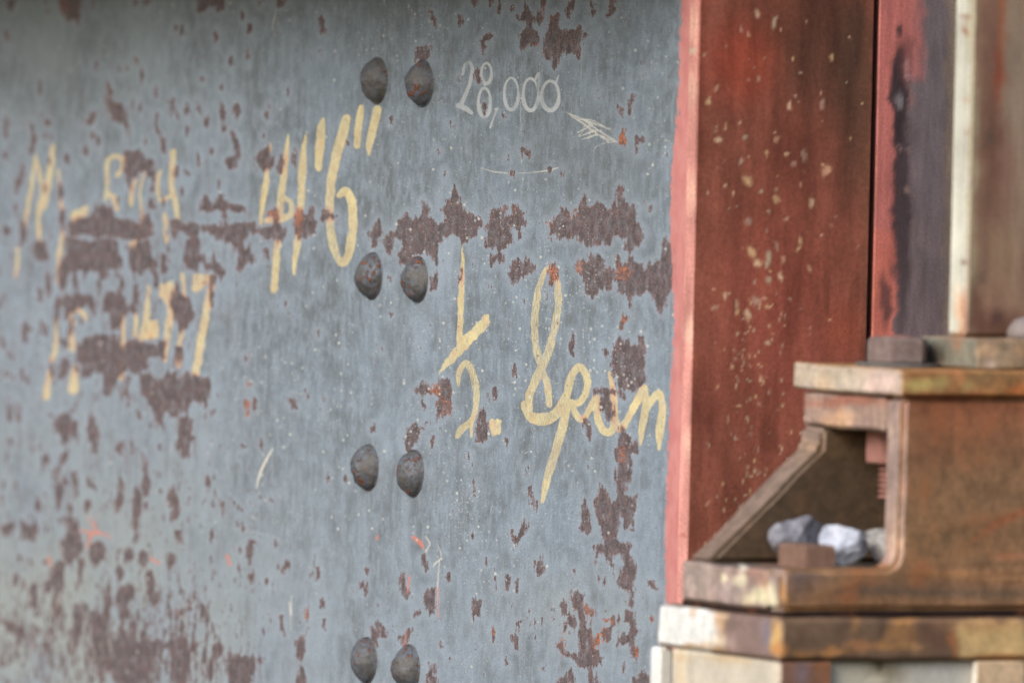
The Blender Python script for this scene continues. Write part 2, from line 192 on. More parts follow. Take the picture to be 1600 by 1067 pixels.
# --- yellow paint-stick lettering
yel = layer()
Y = []
Y += [[(56, 243, 4), (48, 300, 7), (39, 354, 5)], [(57, 250, 5), (66, 300, 7), (60, 335, 8), (62, 378, 4)], [(83, 228, 6), (78, 270, 11), (68, 325, 8)], [(90, 265, 4), (97, 332, 7)],
      [(193, 248, 8), (180, 245, 8), (168, 254, 8), (167, 290, 7), (164, 312, 6)], [(193, 248, 6), (190, 264, 7), (182, 275, 6)], [(166, 302, 8), (178, 310, 11), (182, 328, 7)],
      [(214, 278, 5), (206, 300, 7), (205, 320, 7)], [(226, 270, 4), (219, 300, 4), (222, 330, 5), (219, 360, 4)],
      [(249, 268, 6), (246, 298, 7), (252, 314, 7), (270, 304, 6)], [(271, 238, 10), (268, 288, 9), (275, 320, 9), (277, 342, 7)], [(258, 335, 6), (260, 378, 7)],
      [(98, 362, 7), (92, 400, 7), (90, 440, 6)], [(28, 388, 5), (26, 432, 7)],
      [(88, 494, 4), (86, 545, 8), (80, 565, 6)], [(79, 580, 9), (72, 620, 11)], [(110, 492, 7), (122, 484, 7), (134, 497, 7)], [(112, 500, 7), (113, 545, 10)], [(117, 575, 10), (114, 608, 17)],
      [(193, 492, 8), (193, 520, 7), (190, 590, 7)], [(213, 490, 8), (212, 526, 8)], [(232, 447, 4), (229, 490, 10), (223, 528, 10)],
      [(268, 482, 12), (262, 520, 11), (258, 562, 6)], [(285, 428, 6), (288, 466, 7)], [(284, 500, 7), (278, 572, 8)], [(332, 434, 9), (320, 500, 12), (306, 583, 12)],
      [(423, 225, 3), (422, 238, 4)], [(418, 258, 4), (416, 285, 10), (410, 320, 9), (407, 352, 4)], [(450, 210, 3), (446, 250, 10), (438, 320, 11), (436, 345, 10)],
      [(446, 310, 8), (455, 318, 9), (454, 336, 10), (438, 342, 12), (416, 345, 9)], [(434, 378, 10), (429, 445, 12), (427, 455, 6)],
      [(477, 212, 3), (473, 250, 12), (470, 320, 12), (465, 375, 11), (461, 405, 9), (460, 430, 3)],
      [(505, 186, 5), (502, 205, 14), (498, 250, 14), (498, 264, 9)],
      [(541, 186, 14), (535, 210, 16), (524, 250, 15), (517, 290, 14), (515, 330, 14), (518, 372, 14), (526, 400, 12), (536, 412, 11), (546, 392, 14), (552, 345, 13), (548, 312, 14), (540, 299, 14), (530, 305, 10)],
      [(565, 168, 8), (561, 190, 12), (557, 228, 11)], [(589, 172, 14), (584, 195, 14), (577, 225, 12), (576, 242, 5)],
      [(721, 372, 2), (723, 400, 4), (721, 440, 9), (718, 533, 10)],
      [(716, 602, 5), (717, 582, 9), (728, 567, 10), (738, 582, 11), (744, 612, 11), (743, 640, 8), (736, 657, 9), (722, 670, 12), (714, 682, 7)], [(741, 640, 5), (737, 660, 6), (736, 682, 4)],
      [(866, 428, 4), (856, 418, 7), (845, 440, 10), (838, 470, 12), (835, 510, 12), (838, 545, 12), (846, 575, 10), (855, 600, 11), (858, 632, 10)],
      [(866, 428, 5), (872, 450, 11), (871, 490, 12), (860, 540, 12), (847, 572, 14), (834, 600, 13), (826, 622, 12), (828, 640, 8)],
      [(818, 630, 8), (828, 650, 16), (848, 655, 20), (868, 647, 16), (884, 620, 13), (892, 590, 12), (905, 573, 12), (916, 588, 12), (916, 612, 11), (906, 628, 12), (896, 630, 9)],
      [(886, 628, 14), (878, 670, 14), (866, 710, 14), (854, 752, 12), (847, 784, 6)],
      [(893, 628, 9), (900, 648, 11), (910, 656, 9), (922, 638, 11), (932, 622, 12)], [(932, 622, 10), (934, 652, 12), (943, 672, 12), (954, 674, 12), (961, 655, 11), (958, 612, 11), (952, 582, 5)],
      [(962, 650, 8), (969, 672, 10), (982, 652, 11), (996, 625, 12), (1007, 606, 11), (1008, 640, 12), (1003, 672, 11), (1001, 694, 5)],
      [(1009, 645, 8), (1021, 622, 11), (1031, 615, 11), (1035, 640, 12), (1031, 672, 14), (1029, 702, 4)]]
for s in Y: add_stroke(yel, s)
for p in P(0, 0, 1, "110,330 138,322 137,335 122,345 113,352; 200,378 215,370 216,390 205,392; 222,505 248,500 248,530 225,532; 250,445 272,438 275,470 262,478 248,462; 300,428 330,428 326,445 310,455 300,455; 685,583 695,562 712,540 725,526 745,505 757,493 763,489 765,505 755,520 738,537 722,552 708,567 695,577; 763,655 784,655 783,678 770,680 763,670"):
    add_poly(yel, p)
# --- grey-white and chalk marks: distance based
chk = layer()
def ring(cx, cy, rx, ry, wdt, a0=0, a1=360):
    n = 14
    return [(cx + rx * math.cos(math.radians(a0 + (a1 - a0) * i / n)), cy + ry * math.sin(math.radians(a0 + (a1 - a0) * i / n)),
             wdt * (1.25 if math.sin(math.radians(a0 + (a1 - a0) * i / n)) > .3 else .9)) for i in range(n + 1)]
G = [[(723, 118, 5), (726, 104, 6), (733, 98, 6), (738, 108, 6), (734, 130, 6), (726, 152, 7), (719, 166, 7)], [(716, 165, 8), (728, 170, 9), (737, 177, 6)],
     ring(760, 115, 8, 16, 5), ring(757, 160, 9.5, 22, 5.5),
     [(777, 170, 5), (771, 185, 4), (766, 200, 4)], ring(799, 147, 11, 25, 5), ring(829, 148, 12, 25, 5.5), [(836, 126, 4), (842, 115, 5), (842, 135, 4)],
     ring(860, 150, 13.5, 23, 6), [(868, 132, 4), (873, 118, 3)]]
for s in G: add_stroke(chk, s, wob=.3)
lin = layer()
Lc = [[(752, 263, 2), (775, 269, 2.6), (800, 271, 2.2), (830, 270, 2), (860, 266, 3), (873, 262, 2)], [(812, 95, .6), (813, 160, 1.6), (816, 305, 1.2)],
      [(771, 20, .8), (768, 110, 1.2)], [(912, 15, .6), (908, 100, 1.4), (906, 178, 1.2)], [(888, 90, .8), (892, 160, 1.5), (895, 200, .6)],
      [(885, 176, 1.5), (905, 184, 3), (912, 188, 3.5), (935, 196, 2.6), (960, 203, 1.6)], [(902, 207, 2.6), (916, 201, 2.2), (925, 196, 2)], [(912, 188, 3), (928, 199, 3), (948, 212, 3), (964, 222, 2)],
      [(908, 218, 1.8), (920, 215, 3), (934, 211, 3), (950, 218, 2.6), (965, 223, 2)], [(928, 240, 1.4), (930, 231, 1.4), (945, 224, 2), (963, 222, 1.6)], [(920, 196, 2), (922, 212, 2)], [(884, 175, 2), (900, 186, 3), (926, 204, 3), (950, 222, 2)], [(906, 186, 3), (930, 190, 2.4), (958, 208, 2)], [(904, 214, 2), (926, 206, 3), (940, 204, 2)], [(914, 194, 2), (910, 206, 2), (904, 212, 1.5)],
      [(426, 701, 3), (417, 717, 5), (408, 735, 5), (403, 750, 4), (401, 762, 3)], [(365, 825, 1.4), (405, 833, 1.8), (450, 846, .8)], [(394, 806, 3), (399, 811, 2), (412, 815, 1)],
      [(432, 15, 2), (428, 30, 3), (424, 50, 1.5)], [(452, 940, 3), (455, 985, 2)], [(455, 930, 2), (455, 960, 3)],
      [(665, 838, 3), (672, 850, 3), (664, 862, 3)], [(684, 850, 2), (689, 870, 2.6), (680, 880, 3), (676, 886, 2)], [(687, 873, 2.4), (684, 910, 2.4), (684, 950, 1.4)]]
for s in Lc: add_stroke(lin, s, wob=.8)
redm = layer()          # red-pink marking crayon, low left, and the flesh-coloured smears under the third pair of rivets
for s in [[(134, 806, 3), (146, 822, 5), (156, 832, 5)], [(122, 828, 3), (145, 832, 7), (165, 834, 4), (175, 842, 4)], [(144, 832, 7), (134, 856, 4)], [(149, 800, 3), (146, 822, 4)],
          [(645, 838, 5), (655, 846, 9), (662, 856, 5)], [(640, 900, 4), (637, 925, 4)], [(683, 918, 4), (685, 965, 3)], [(236, 872, 6), (249, 880, 5)], [(77, 872, 7), (79, 884, 5)],
          [(355, 868, 6), (360, 882, 5)], [(590, 835, 3), (588, 842, 5)], [(636, 985, 3), (633, 1010, 3)]]: add_stroke(redm, s, wob=2)
# --- pink primer brushed over the web's end
bx = np.interp(GY[:, 0], [-60, 0, 60, 130, 200, 260, 350, 430, 500, 560, 600, 680, 760, 850, 930, 1140],
               [1068, 1065, 1061, 1060, 1056, 1049, 1046, 1050, 1053, 1050, 1047, 1044, 1041, 1038, 1040, 1036])
pink = (GX - bx[:, None]).astype(np.float32)
# --- white specks, orange rust, paler paint with painted lower-web light
spk = .04 + .5 * gauss(455, 20, 60, 20) + .55 * gauss(640, 60, 60, 60) + .8 * gauss(850, 340, 30, 40) + .8 * gauss(880, 440, 45, 50) + .7 * gauss(1010, 45, 50, 60) + .6 * gauss(1030, 220, 30, 70) \
    + 1.2 * gauss(668, 650, 36, 48) + .6 * gauss(730, 785, 25, 40) + .4 * gauss(800, 850, 90, 60) + .5 * gauss(870, 600, 200, 140) + .35 * gauss(450, 620, 120, 160) + .25 * gauss(720, 300, 200, 200)
org = .9 * gauss(865, 427, 14, 20) + 1 * gauss(972, 215, 12, 16) + .8 * gauss(680, 610, 12, 22) + .7 * gauss(1020, 545, 25, 12) + .9 * gauss(973, 712, 6, 20) + .7 * gauss(855, 345, 12, 25) + .6 * gauss(895, 330, 14, 24) \
    + .8 * gauss(973, 425, 20, 16) + .9 * gauss(905, 418, 8, 14) + .8 * gauss(975, 500, 10, 14) + .9 * gauss(935, 1000, 14, 25) + .8 * gauss(920, 950, 14, 12) + .7 * gauss(880, 1000, 14, 20) + .8 * gauss(945, 970, 25, 10) \
    + .9 * gauss(995, 1020, 7, 12) + .8 * gauss(1020, 965, 7, 10) + .9 * gauss(480, 955, 8, 16) + .8 * gauss(770, 985, 6, 14) + .9 * gauss(387, 625, 10, 60) + .7 * gauss(855, 20, 10, 20) + .6 * gauss(840, 75, 10, 14) \
    + .8 * gauss(465, 335, 12, 40) + .8 * gauss(425, 335, 24, 14) + .6 * gauss(100, 12, 10, 25) + .6 * gauss(700, 640, 12, 30) + .5 * gauss(850, 322, 8, 20) + .7 * gauss(360, 870, 12, 18) + .5 * gauss(800, 325, 14, 14)
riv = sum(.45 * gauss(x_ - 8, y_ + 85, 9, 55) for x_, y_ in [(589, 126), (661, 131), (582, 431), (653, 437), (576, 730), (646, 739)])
wash_and_light = riv + .45 * sstep(560, 1000, GY) + .8 * gauss(705, 400, 22, 50) + .6 * gauss(300, 640, 60, 120) + .5 * gauss(610, 700, 25, 60) + .5 * gauss(90, 560, 120, 160) + .4 * gauss(350, 430, 60, 60) + .5 * gauss(960, 560, 80, 60) + .5 * gauss(660, 520, 60, 120)  # paler paint and rivet streaks, plus brighter light painted onto the lower web
dark_map = .28 * gauss(420, -20, 700, 90) + .5 * gauss(60, 100, 140, 120) + .4 * gauss(900, 250, 120, 90)  # darker towards the top edge, with two darker patches
smear = .12 + .75 * (1 - sstep(250, 520, GX)) * sstep(60, 260, GY) + .3 * gauss(900, 1000, 200, 120)
dry = .12 + .8 * gauss(852, 500, 45, 120) + .8 * gauss(735, 595, 26, 40) + .6 * gauss(862, 720, 30, 60) + .5 * gauss(720, 672, 20, 20) + .6 * gauss(525, 370, 22, 60) + .35 * gauss(450, 330, 40, 40) + .3 * gauss(200, 300, 200, 300)
worn = .18 + .45 * (1 - sstep(250, 560, GX)) * sstep(150, 420, GY) + .75 * (1 - sstep(260, 470, GX)) * sstep(830, 1060, GY) - .2 * gauss(380, 580, 90, 120) + .25 * gauss(900, 980, 120, 60)
chalky = .75 * gauss(60, 980, 330, 260) + .3 * gauss(900, 960, 120, 60) + .25 * gauss(150, 60, 260, 140)
MAPS = dict(chalky=chalky.astype(np.float32), worn=worn.astype(np.float32), dry=dry.astype(np.float32), smear=smear.astype(np.float32), rust=rust, yellow=yel, grey_mark=chk, chalk=lin, red_mark=redm, pink=pink, speck=spk, orange=org, wash_and_light=wash_and_light, dark_tone=dark_map)

def sample(L, px, py, out):
    x = np.clip(px - X0, 0, RW - 1.001); y = np.clip(py - Y0, 0, RH - 1.001)
    i = x.astype(int); j = y.astype(int); fx = x - i; fy = y - j
    v = (L[j, i] * (1 - fx) + L[j, i + 1] * fx) * (1 - fy) + (L[j + 1, i] * (1 - fx) + L[j + 1, i + 1] * fx) * fy
    if out is not None:
        o = (px < X0) | (px > X1) | (py < Y0) | (py > Y1); v = np.where(o, out, v)
    return v.astype(np.float32)

# ------------------------------------------------------------------ node helper
class NG:
    def __init__(s, name):
        s.m = bpy.data.materials.new(name); s.m.use_nodes = True; s.t = s.m.node_tree
        s.b = s.t.nodes['Principled BSDF']
    def n(s, typ, **kw):
        x = s.t.nodes.new(typ)
        for k, v in kw.items(): setattr(x, k, v)
        return x
    def put(s, sock, v):
        if isinstance(v, bpy.types.NodeSocket): s.t.links.new(v, sock)
        elif isinstance(v, (tuple, list)) and sock.type == 'RGBA' and len(v) == 3: sock.default_value = (*v, 1)
        else: sock.default_value = v
    def math(s, op, a, b=0., c=None, clamp=False):
        x = s.n('ShaderNodeMath', operation=op, use_clamp=clamp)
        s.put(x.inputs[0], a); s.put(x.inputs[1], b)
        if c is not None: s.put(x.inputs[2], c)
        return x.outputs[0]
    def ss(s, v, a, b):
        x = s.n('ShaderNodeMapRange', interpolation_type='SMOOTHSTEP'); s.put(x.inputs[0], v)
        s.put(x.inputs[1], a); s.put(x.inputs[2], b); return x.outputs[0]
    def mix(s, f, a, b):
        x = s.n('ShaderNodeMix', data_type='RGBA'); s.put(x.inputs[0], f); s.put(x.inputs[6], a); s.put(x.inputs[7], b); return x.outputs[2]
    def mul(s, f, a, b):
        x = s.n('ShaderNodeMix', data_type='RGBA', blend_type='MULTIPLY'); s.put(x.inputs[0], f); s.put(x.inputs[6], a); s.put(x.inputs[7], b); return x.outputs[2]
    def attr(s, name):
        x = s.n('ShaderNodeAttribute', attribute_name=name); return x.outputs['Fac']
    def coord(s, scale=(1, 1, 1)):
        tc = s.n('ShaderNodeTexCoord'); mp = s.n('ShaderNodeMapping'); s.put(mp.inputs[0], tc.outputs['Object']); mp.inputs[3].default_value = scale
        return mp.outputs[0]
    def noise(s, vec, scale, detail=3, rough=.55, dist=0.):
        x = s.n('ShaderNodeTexNoise'); s.put(x.inputs['Vector'], vec); x.inputs['Scale'].default_value = scale
        x.inputs['Detail'].default_value = detail; x.inputs['Roughness'].default_value = rough; x.inputs['Distortion'].default_value = dist
        return x.outputs['Fac']
    def bump(s, h, dist, strength=1.):
        x = s.n('ShaderNodeBump'); s.put(x.inputs['Height'], h); x.inputs['Distance'].default_value = dist; x.inputs['Strength'].default_value = strength
        s.t.links.new(x.outputs[0], s.b.inputs['Normal'])

def web_material():
    g = NG('weathered_blue_grey_paint'); v = g.coord((1, 1, .62)); vs = g.coord((.45, 1, .13)); vi = g.coord()
    # ragged edge noise (in photo pixels)
    e1 = g.noise(vi, 110, 4, .6); e2 = g.noise(vi, 420, 4, .7)
    edge = g.math('ADD', g.math('MULTIPLY', g.math('SUBTRACT', e1, .5), 12.0), g.math('MULTIPLY', g.math('SUBTRACT', e2, .5), 15.0))
    xn = g.math('ADD', g.math('MULTIPLY', g.noise(g.coord((1, 1, .42)), 100, 5, .68), .6), g.math('MULTIPLY', g.noise(g.coord((1, 1, .4)), 260, 4, .65), .4))
    extra = g.math('MULTIPLY', g.math('SUBTRACT', xn, g.math('SUBTRACT', .665, g.math('MULTIPLY', g.attr('worn'), .13))), 75.)
    rf = g.math('MAXIMUM', g.math('MINIMUM', g.attr('rust'), 4.4), g.math('MINIMUM', extra, 5.))
    sv = g.noise(g.coord((1, 1, .3)), 190, 4, .65)
    r = g.math('ADD', rf, g.math('ADD', edge, g.math('MULTIPLY', g.math('SUBTRACT', sv, .5), 22.)))
    rmask = g.math('MULTIPLY', g.ss(r, -.9, 1.3), g.math('ADD', g.math('MULTIPLY', g.ss(e1, .3, .55), .3), .7))
    # base paint
    big = g.noise(vi, 9, 5, .6); mid = g.noise(g.coord((.45, 1, .75)), 80, 5, .68); strk = g.noise(vs, 75, 5, .6); vq = g.coord((.45, 1, 1)); fine = g.noise(vq, 800, 4, .75); grain = g.noise(vq, 2200, 2, .6)
    c = g.mix(g.ss(g.math('ADD', g.math('MULTIPLY', big, .5), g.math('ADD', g.math('MULTIPLY', strk, .12), g.math('MULTIPLY', mid, .38))), .40, .60), srgb(*PAINT_DARK), srgb(*PAINT_BLUE))
    c = g.mix(g.math('MULTIPLY', g.ss(strk, .55, .78), .15), c, srgb(*PAINT_PALE))
    c = g.mix(g.math('MULTIPLY', g.ss(mid, .52, .72), .3), c, srgb(116, 126, 132))
    halo = g.ss(g.math('ADD', rf, g.math('MULTIPLY', g.math('SUBTRACT', mid, .5), 14)), -17., -1.)
    c = g.mix(g.math('MULTIPLY', halo, .62), c, srgb(*PAINT_PALE))
    c = g.mix(g.math('MULTIPLY', g.attr('wash_and_light'), g.ss(strk, .3, .65)), c, srgb(*PAINT_PALE))
    c = g.mix(g.math('MULTIPLY', g.math('MULTIPLY', g.attr('dark_tone'), .75, clamp=True), g.ss(mid, .15, .6)), c, srgb(96, 98, 92))
    c = g.mul(.45, c, g.mix(g.ss(fine, .25, .75), (.55, .55, .55), (1.35, 1.35, 1.35)))
    c = g.mul(.35, c, g.mix(g.ss(grain, .3, .7), (.6, .6, .6), (1.4, 1.4, 1.4)))
    # soft purplish smears where the paint is wearing through
    sm = g.noise(g.coord((1, 1, .3)), 85, 5, .62); sm2 = g.noise(g.coord((1, 1, .3)), 240, 4, .65)
    c = g.mix(g.math('MULTIPLY', g.math('MULTIPLY', g.ss(sm, .50, .62), g.ss(sm2, .38, .58)), g.math('MULTIPLY', g.attr('smear'), .6)), c, srgb(112, 104, 108))
    c = g.mix(g.math('MULTIPLY', g.ss(g.noise(g.coord((1.1, 1, .22)), 150, 4, .6), .60, .70), g.math('MULTIPLY', g.attr('smear'), .5)), c, srgb(186, 190, 204))
    # old thin drips
    dr = g.noise(g.coord((1, 1, .03)), 210, 3, .6)
    c = g.mix(g.math('MULTIPLY', g.ss(dr, .62, .74), .08), c, srgb(176, 182, 178))
    # the far end of the web has weathered to a warmer, chalkier grey
    c = g.mix(g.math('MULTIPLY', g.attr('chalky'), g.ss(big, .3, .6)), c, srgb(158, 166, 162))
    # grey painted numerals, chalk lines
    gm = g.ss(g.math('ADD', g.attr('grey_mark'), g.math('MULTIPLY', g.math('SUBTRACT', fine, .5), 2.)), -.4, 1.2)
    c = g.mix(g.math('MULTIPLY', gm, g.math('MULTIPLY', g.ss(g.noise(v, 55, 2), .1, .6), .9)), c, srgb(190, 198, 202))
    cl = g.ss(g.math('ADD', g.attr('chalk'), g.math('MULTIPLY', g.math('SUBTRACT', g.noise(vi, 1300, 3, .7), .56), 5.)), -.4, .6)
    c = g.mix(g.math('MULTIPLY', cl, .75), c, srgb(222, 220, 210))
    # yellow lettering, streaky
    yn = g.noise(g.coord((2.6, 1, .25)), 700, 3, .65)
    yf = g.math('ADD', g.attr('yellow'), g.math('ADD', g.math('MULTIPLY', g.math('SUBTRACT', e2, .5), 3.5), g.math('MULTIPLY', g.attr('worn'), g.math('MULTIPLY', g.math('SUBTRACT', g.noise(vi, 150, 4, .65), .50), 18.))))
    ym = g.ss(yf, -.5, .8)
    thin = g.ss(g.math('ADD', g.math('MULTIPLY', yn, .75), g.math('MULTIPLY', mid, .25)), .42, .56)
    ym = g.math('MULTIPLY', ym, g.math('MAXIMUM', g.math('ADD', g.math('MULTIPLY', thin, .42), .56), g.ss(g.noise(vi, 22, 2), .50, .68)))
    dry = g.math('MULTIPLY', g.attr('dry'), g.ss(g.noise(g.coord((1.6, 1, .22)), 620, 3, .7), .42, .56), clamp=True)
    ym = g.math('MULTIPLY', ym, g.math('SUBTRACT', 1., g.math('MULTIPLY', dry, .8)))
    yc = g.mix(g.ss(g.noise(vi, 75, 3), .4, .65), srgb(*YELLOW), srgb(*YELLOW2))
    yc = g.mix(g.math('MULTIPLY', g.ss(rf, -9., 1.), .7), yc, srgb(214, 156, 120))
    yc = g.mul(.5, yc, g.mix(g.ss(fine, .3, .6), (.75, .75, .75), (1.1, 1.1, 1.1)))
    c = g.mix(ym, c, yc)
    pits = g.ss(g.noise(vi, 520, 2, .5), .70, .745)
    c = g.mix(g.math('MULTIPLY', pits, .6), c, srgb(92, 78, 72))
    pit2 = g.ss(g.math('ADD', g.noise(g.coord((.6, 1, .6)), 480, 3, .6), g.math('MULTIPLY', g.math('SUBTRACT', e1, .5), .35)), .665, .70)
    c = g.mix(g.math('MULTIPLY', pit2, .7), c, srgb(96, 82, 76))
    rm = g.ss(g.math('ADD', g.attr('red_mark'), g.math('MULTIPLY', g.math('SUBTRACT', e2, .5), 7.)), -.5, 2.)
    # rust
    rn = g.noise(v, 180, 4, .7); rn2 = g.noise(vi, 640, 4, .75)
    rc = g.mix(g.ss(rn, .36, .62), srgb(*RUST_DARK), srgb(*RUST_PURPLE))
    rc = g.mix(g.math('MULTIPLY', g.math('SUBTRACT', 1., g.ss(r, .2, 2.4)), .85), rc, srgb(*RUST_RED))
    on = g.math('ADD', g.attr('orange'), g.math('MULTIPLY', g.math('SUBTRACT', g.noise(vi, 420, 4, .7), .53), 4.5))
    rc = g.mix(g.math('MULTIPLY', g.ss(on, .5, .9), .85), rc, srgb(*RUST_ORANGE))
    rc = g.mul(.85, rc, g.mix(g.ss(rn2, .32, .68), (.36, .36, .36), (1.85, 1.8, 1.78)))
    c = g.mix(rmask, c, rc)
    c = g.mix(g.math('MULTIPLY', rm, .8), c, srgb(214, 132, 112))
    # white specks
    vo = g.n('ShaderNodeTexVoronoi'); g.put(vo.inputs['Vector'], g.coord((.5, 1, .9))); vo.inputs['Scale'].default_value = 330
    sep = g.n('ShaderNodeSeparateColor'); g.put(sep.inputs[0], vo.outputs['Color'])
    rad = g.math('MULTIPLY', g.math('POWER', sep.outputs[1], 5.), .34)
    on = g.math('LESS_THAN', g.math('ADD', vo.outputs['Distance'], 0.), g.math('ADD', rad, .05))
    sp = g.math('MULTIPLY', on, g.math('LESS_THAN', sep.outputs[0], g.math('MULTIPLY', g.attr('speck'), .8)))
    vo2 = g.n('ShaderNodeTexVoronoi'); g.put(vo2.inputs['Vector'], g.coord((.55, 1, .9))); vo2.inputs['Scale'].default_value = 720
    sep2 = g.n('ShaderNodeSeparateColor'); g.put(sep2.inputs[0], vo2.outputs['Color'])
    sp2 = g.math('MULTIPLY', g.math('LESS_THAN', vo2.outputs['Distance'], g.math('MULTIPLY', sep2.outputs[1], .35)), g.math('LESS_THAN', sep2.outputs[0], g.math('MULTIPLY', g.attr('speck'), .55)))
    c = g.mix(g.math('MULTIPLY', g.math('MAXIMUM', sp, sp2), g.math('ADD', .3, g.math('MULTIPLY', sep.outputs[2], .55))), c, srgb(208, 211, 205))
    # pink primer
    pk = g.ss(g.math('ADD', g.attr('pink'), g.math('ADD', g.math('MULTIPLY', g.math('SUBTRACT', g.noise(g.coord((1, 1, .35)), 420, 4, .75), .5), 13.), edge)), -.8, 2.5)
    pc = g.mix(g.ss(g.noise(v, 90, 3), .35, .65), srgb(*PINK), srgb(*PINK2))
    c = g.mix(pk, c, pc)
    g.put(g.b.inputs['Base Color'], c)
    g.put(g.b.inputs['Roughness'], g.math('ADD', g.math('MULTIPLY', rmask, .35), .46))
    g.b.inputs['Specular IOR Level'].default_value = .45
    h = g.math('ADD', g.math('MULTIPLY', rmask, -.55), g.math('ADD', g.math('MULTIPLY', g.math('MULTIPLY', rn2, rmask), .75), g.math('MULTIPLY', fine, .10)))
    h = g.math('ADD', h, g.math('ADD', g.math('MULTIPLY', ym, .12), g.math('MULTIPLY', sp, .3)))
    g.bump(h, .0013, .9)
    return g.m

def painted_material(name, nscale=120, amp=.35, rough=.65, fine=800, bump=.0006, stretch=.4, orange=0.):
    """reads the colours laid on the mesh ('tint') and breaks them up with grain"""
    g = NG(name); a = g.n('ShaderNodeAttribute', attribute_name='tint').outputs['Color']
    v = g.coord((1, 1, stretch)); vi = g.coord()
    n1 = g.noise(v, nscale, 5, .65); n2 = g.noise(vi, fine, 4, .75)
    c = g.mul(amp, a, g.mix(g.ss(n1, .3, .7), (.45, .43, .42), (1.5, 1.48, 1.45)))
    c = g.mul(amp, c, g.mix(g.ss(n2, .25, .75), (.5, .5, .5), (1.5, 1.5, 1.5)))
    if orange > 0:
        c = g.mix(g.math('MULTIPLY', g.ss(g.noise(v, nscale * .5, 4, .6), .52, .7), orange), c, srgb(158, 92, 50))
    g.put(g.b.inputs['Base Color'], c); g.b.inputs['Roughness'].default_value = rough
    g.b.inputs['Specular IOR Level'].default_value = .3
    g.bump(g.math('ADD', n1, g.math('MULTIPLY', n2, .5)), bump, .7)
    return g.m

# ------------------------------------------------------------------ colours (albedo written as sRGB)
PAINT_DARK, PAINT_BLUE, PAINT_PALE = (108, 117, 123), (125, 140, 154), (157, 172, 188)
YELLOW, YELLOW2 = (228, 216, 166), (220, 200, 148)
RUST_DARK, RUST_PURPLE, RUST_RED, RUST_ORANGE = (80, 77, 80), (108, 95, 97), (128, 82, 66), (192, 112, 62)
PINK, PINK2 = (198, 128, 126), (208, 144, 140)

# ------------------------------------------------------------------ object helpers
def empty(name, loc, label=None, cat=None, group=None):
    o = bpy.data.objects.new(name, None); C.objects.link(o); o.location = loc; o.empty_display_size = .03
    if label: tag(o, label, cat, group)
    return o
def tag(o, label, cat, group=None):
    o['label'] = label; o['category'] = cat
    if group: o['group'] = group
def link(name, me, mat, parent=None, smooth=False, world=None):
    o = bpy.data.objects.new(name, me); C.objects.link(o)
    if mat: me.materials.append(mat)
    if world is not None: o.matrix_world = world
    if parent is not None:
        bpy.context.view_layer.update()
        o.parent = parent; o.matrix_parent_inverse = parent.matrix_world.inverted()
    if smooth:
        me.polygons.foreach_set('use_smooth', [True] * len(me.polygons))
    return o
def frame(origin):           # local X = along the end face, Y = back along the web, Z = up
    return Matrix(((Wd.x, Bk.x, 0, origin.x), (Wd.y, Bk.y, 0, origin.y), (0, 0, 1, origin.z), (0, 0, 0, 1)))
def tint(me, M, dabs, base, n_base=None, seed=0, nz=.0):
    """lay stains, paint patches and painted shade on a mesh: base colour (n_base for web-side faces) + dabs (x, y, rx, ry, rgb, alpha, soft, side)"""
    k = len(me.vertices); co = np.empty(k * 3); me.vertices.foreach_get('co', co); co = co.reshape(-1, 3)
    A = np.array(M); Pw = co @ A[:3, :3].T + A[:3, 3]
    px, py = project(Pw)
    nl = len(me.loops); vi = np.empty(nl, int); me.loops.foreach_get('vertex_index', vi)
    nn = np.empty(len(me.polygons) * 3); me.polygons.foreach_get('normal', nn); nn = nn.reshape(-1, 3)
    tot = np.empty(len(me.polygons), int); me.polygons.foreach_get('loop_total', tot)
    ln = np.repeat(nn, tot, axis=0)
    isn = ln[:, 0] < -.6                     # faces looking the way the web looks
    ise = ln[:, 1] < -.6
    col = np.tile(np.array(srgb(*base)), (nl, 1))
    isn = sstep(.45, .85, -ln[:, 0]); ise = sstep(.35, .75, -ln[:, 1])
    if n_base: col = col * (1 - isn[:, None]) + np.array(srgb(*n_base)) * isn[:, None]
    x = px[vi]; y = py[vi]
    hx = x + 9 * (fbm(x / 22, y / 22, seed + 5) - .5) * 2; hy = y + 9 * (fbm(x / 22, y / 22, seed + 9) - .5) * 2
    if nz:
        m = (fbm(x / 30, y / 46, seed + 31, 5) - .5) * 2 * nz; col = col * np.clip(1 + m, .2, 2)[:, None]
    for (cx, cy, rx, ry, rgb, al, soft, side) in dabs:
        q = np.maximum(np.abs(hx - cx) / rx, np.abs(hy - cy) / ry) if soft < .25 else np.hypot((hx - cx) / rx, (hy - cy) / ry)
        f = al * (1 - sstep(1 - soft, 1 + soft, q))
        if side == 'n': f = f * isn
        if side == 'e': f = f * ise
        col = col * (1 - f[:, None]) + np.array(srgb(*rgb)) * f[:, None]
    at = me.attributes.new('tint', 'FLOAT_COLOR', 'CORNER')
    at.data.foreach_set('color', np.concatenate([col, np.ones((nl, 1))], 1).astype(np.float32).ravel())
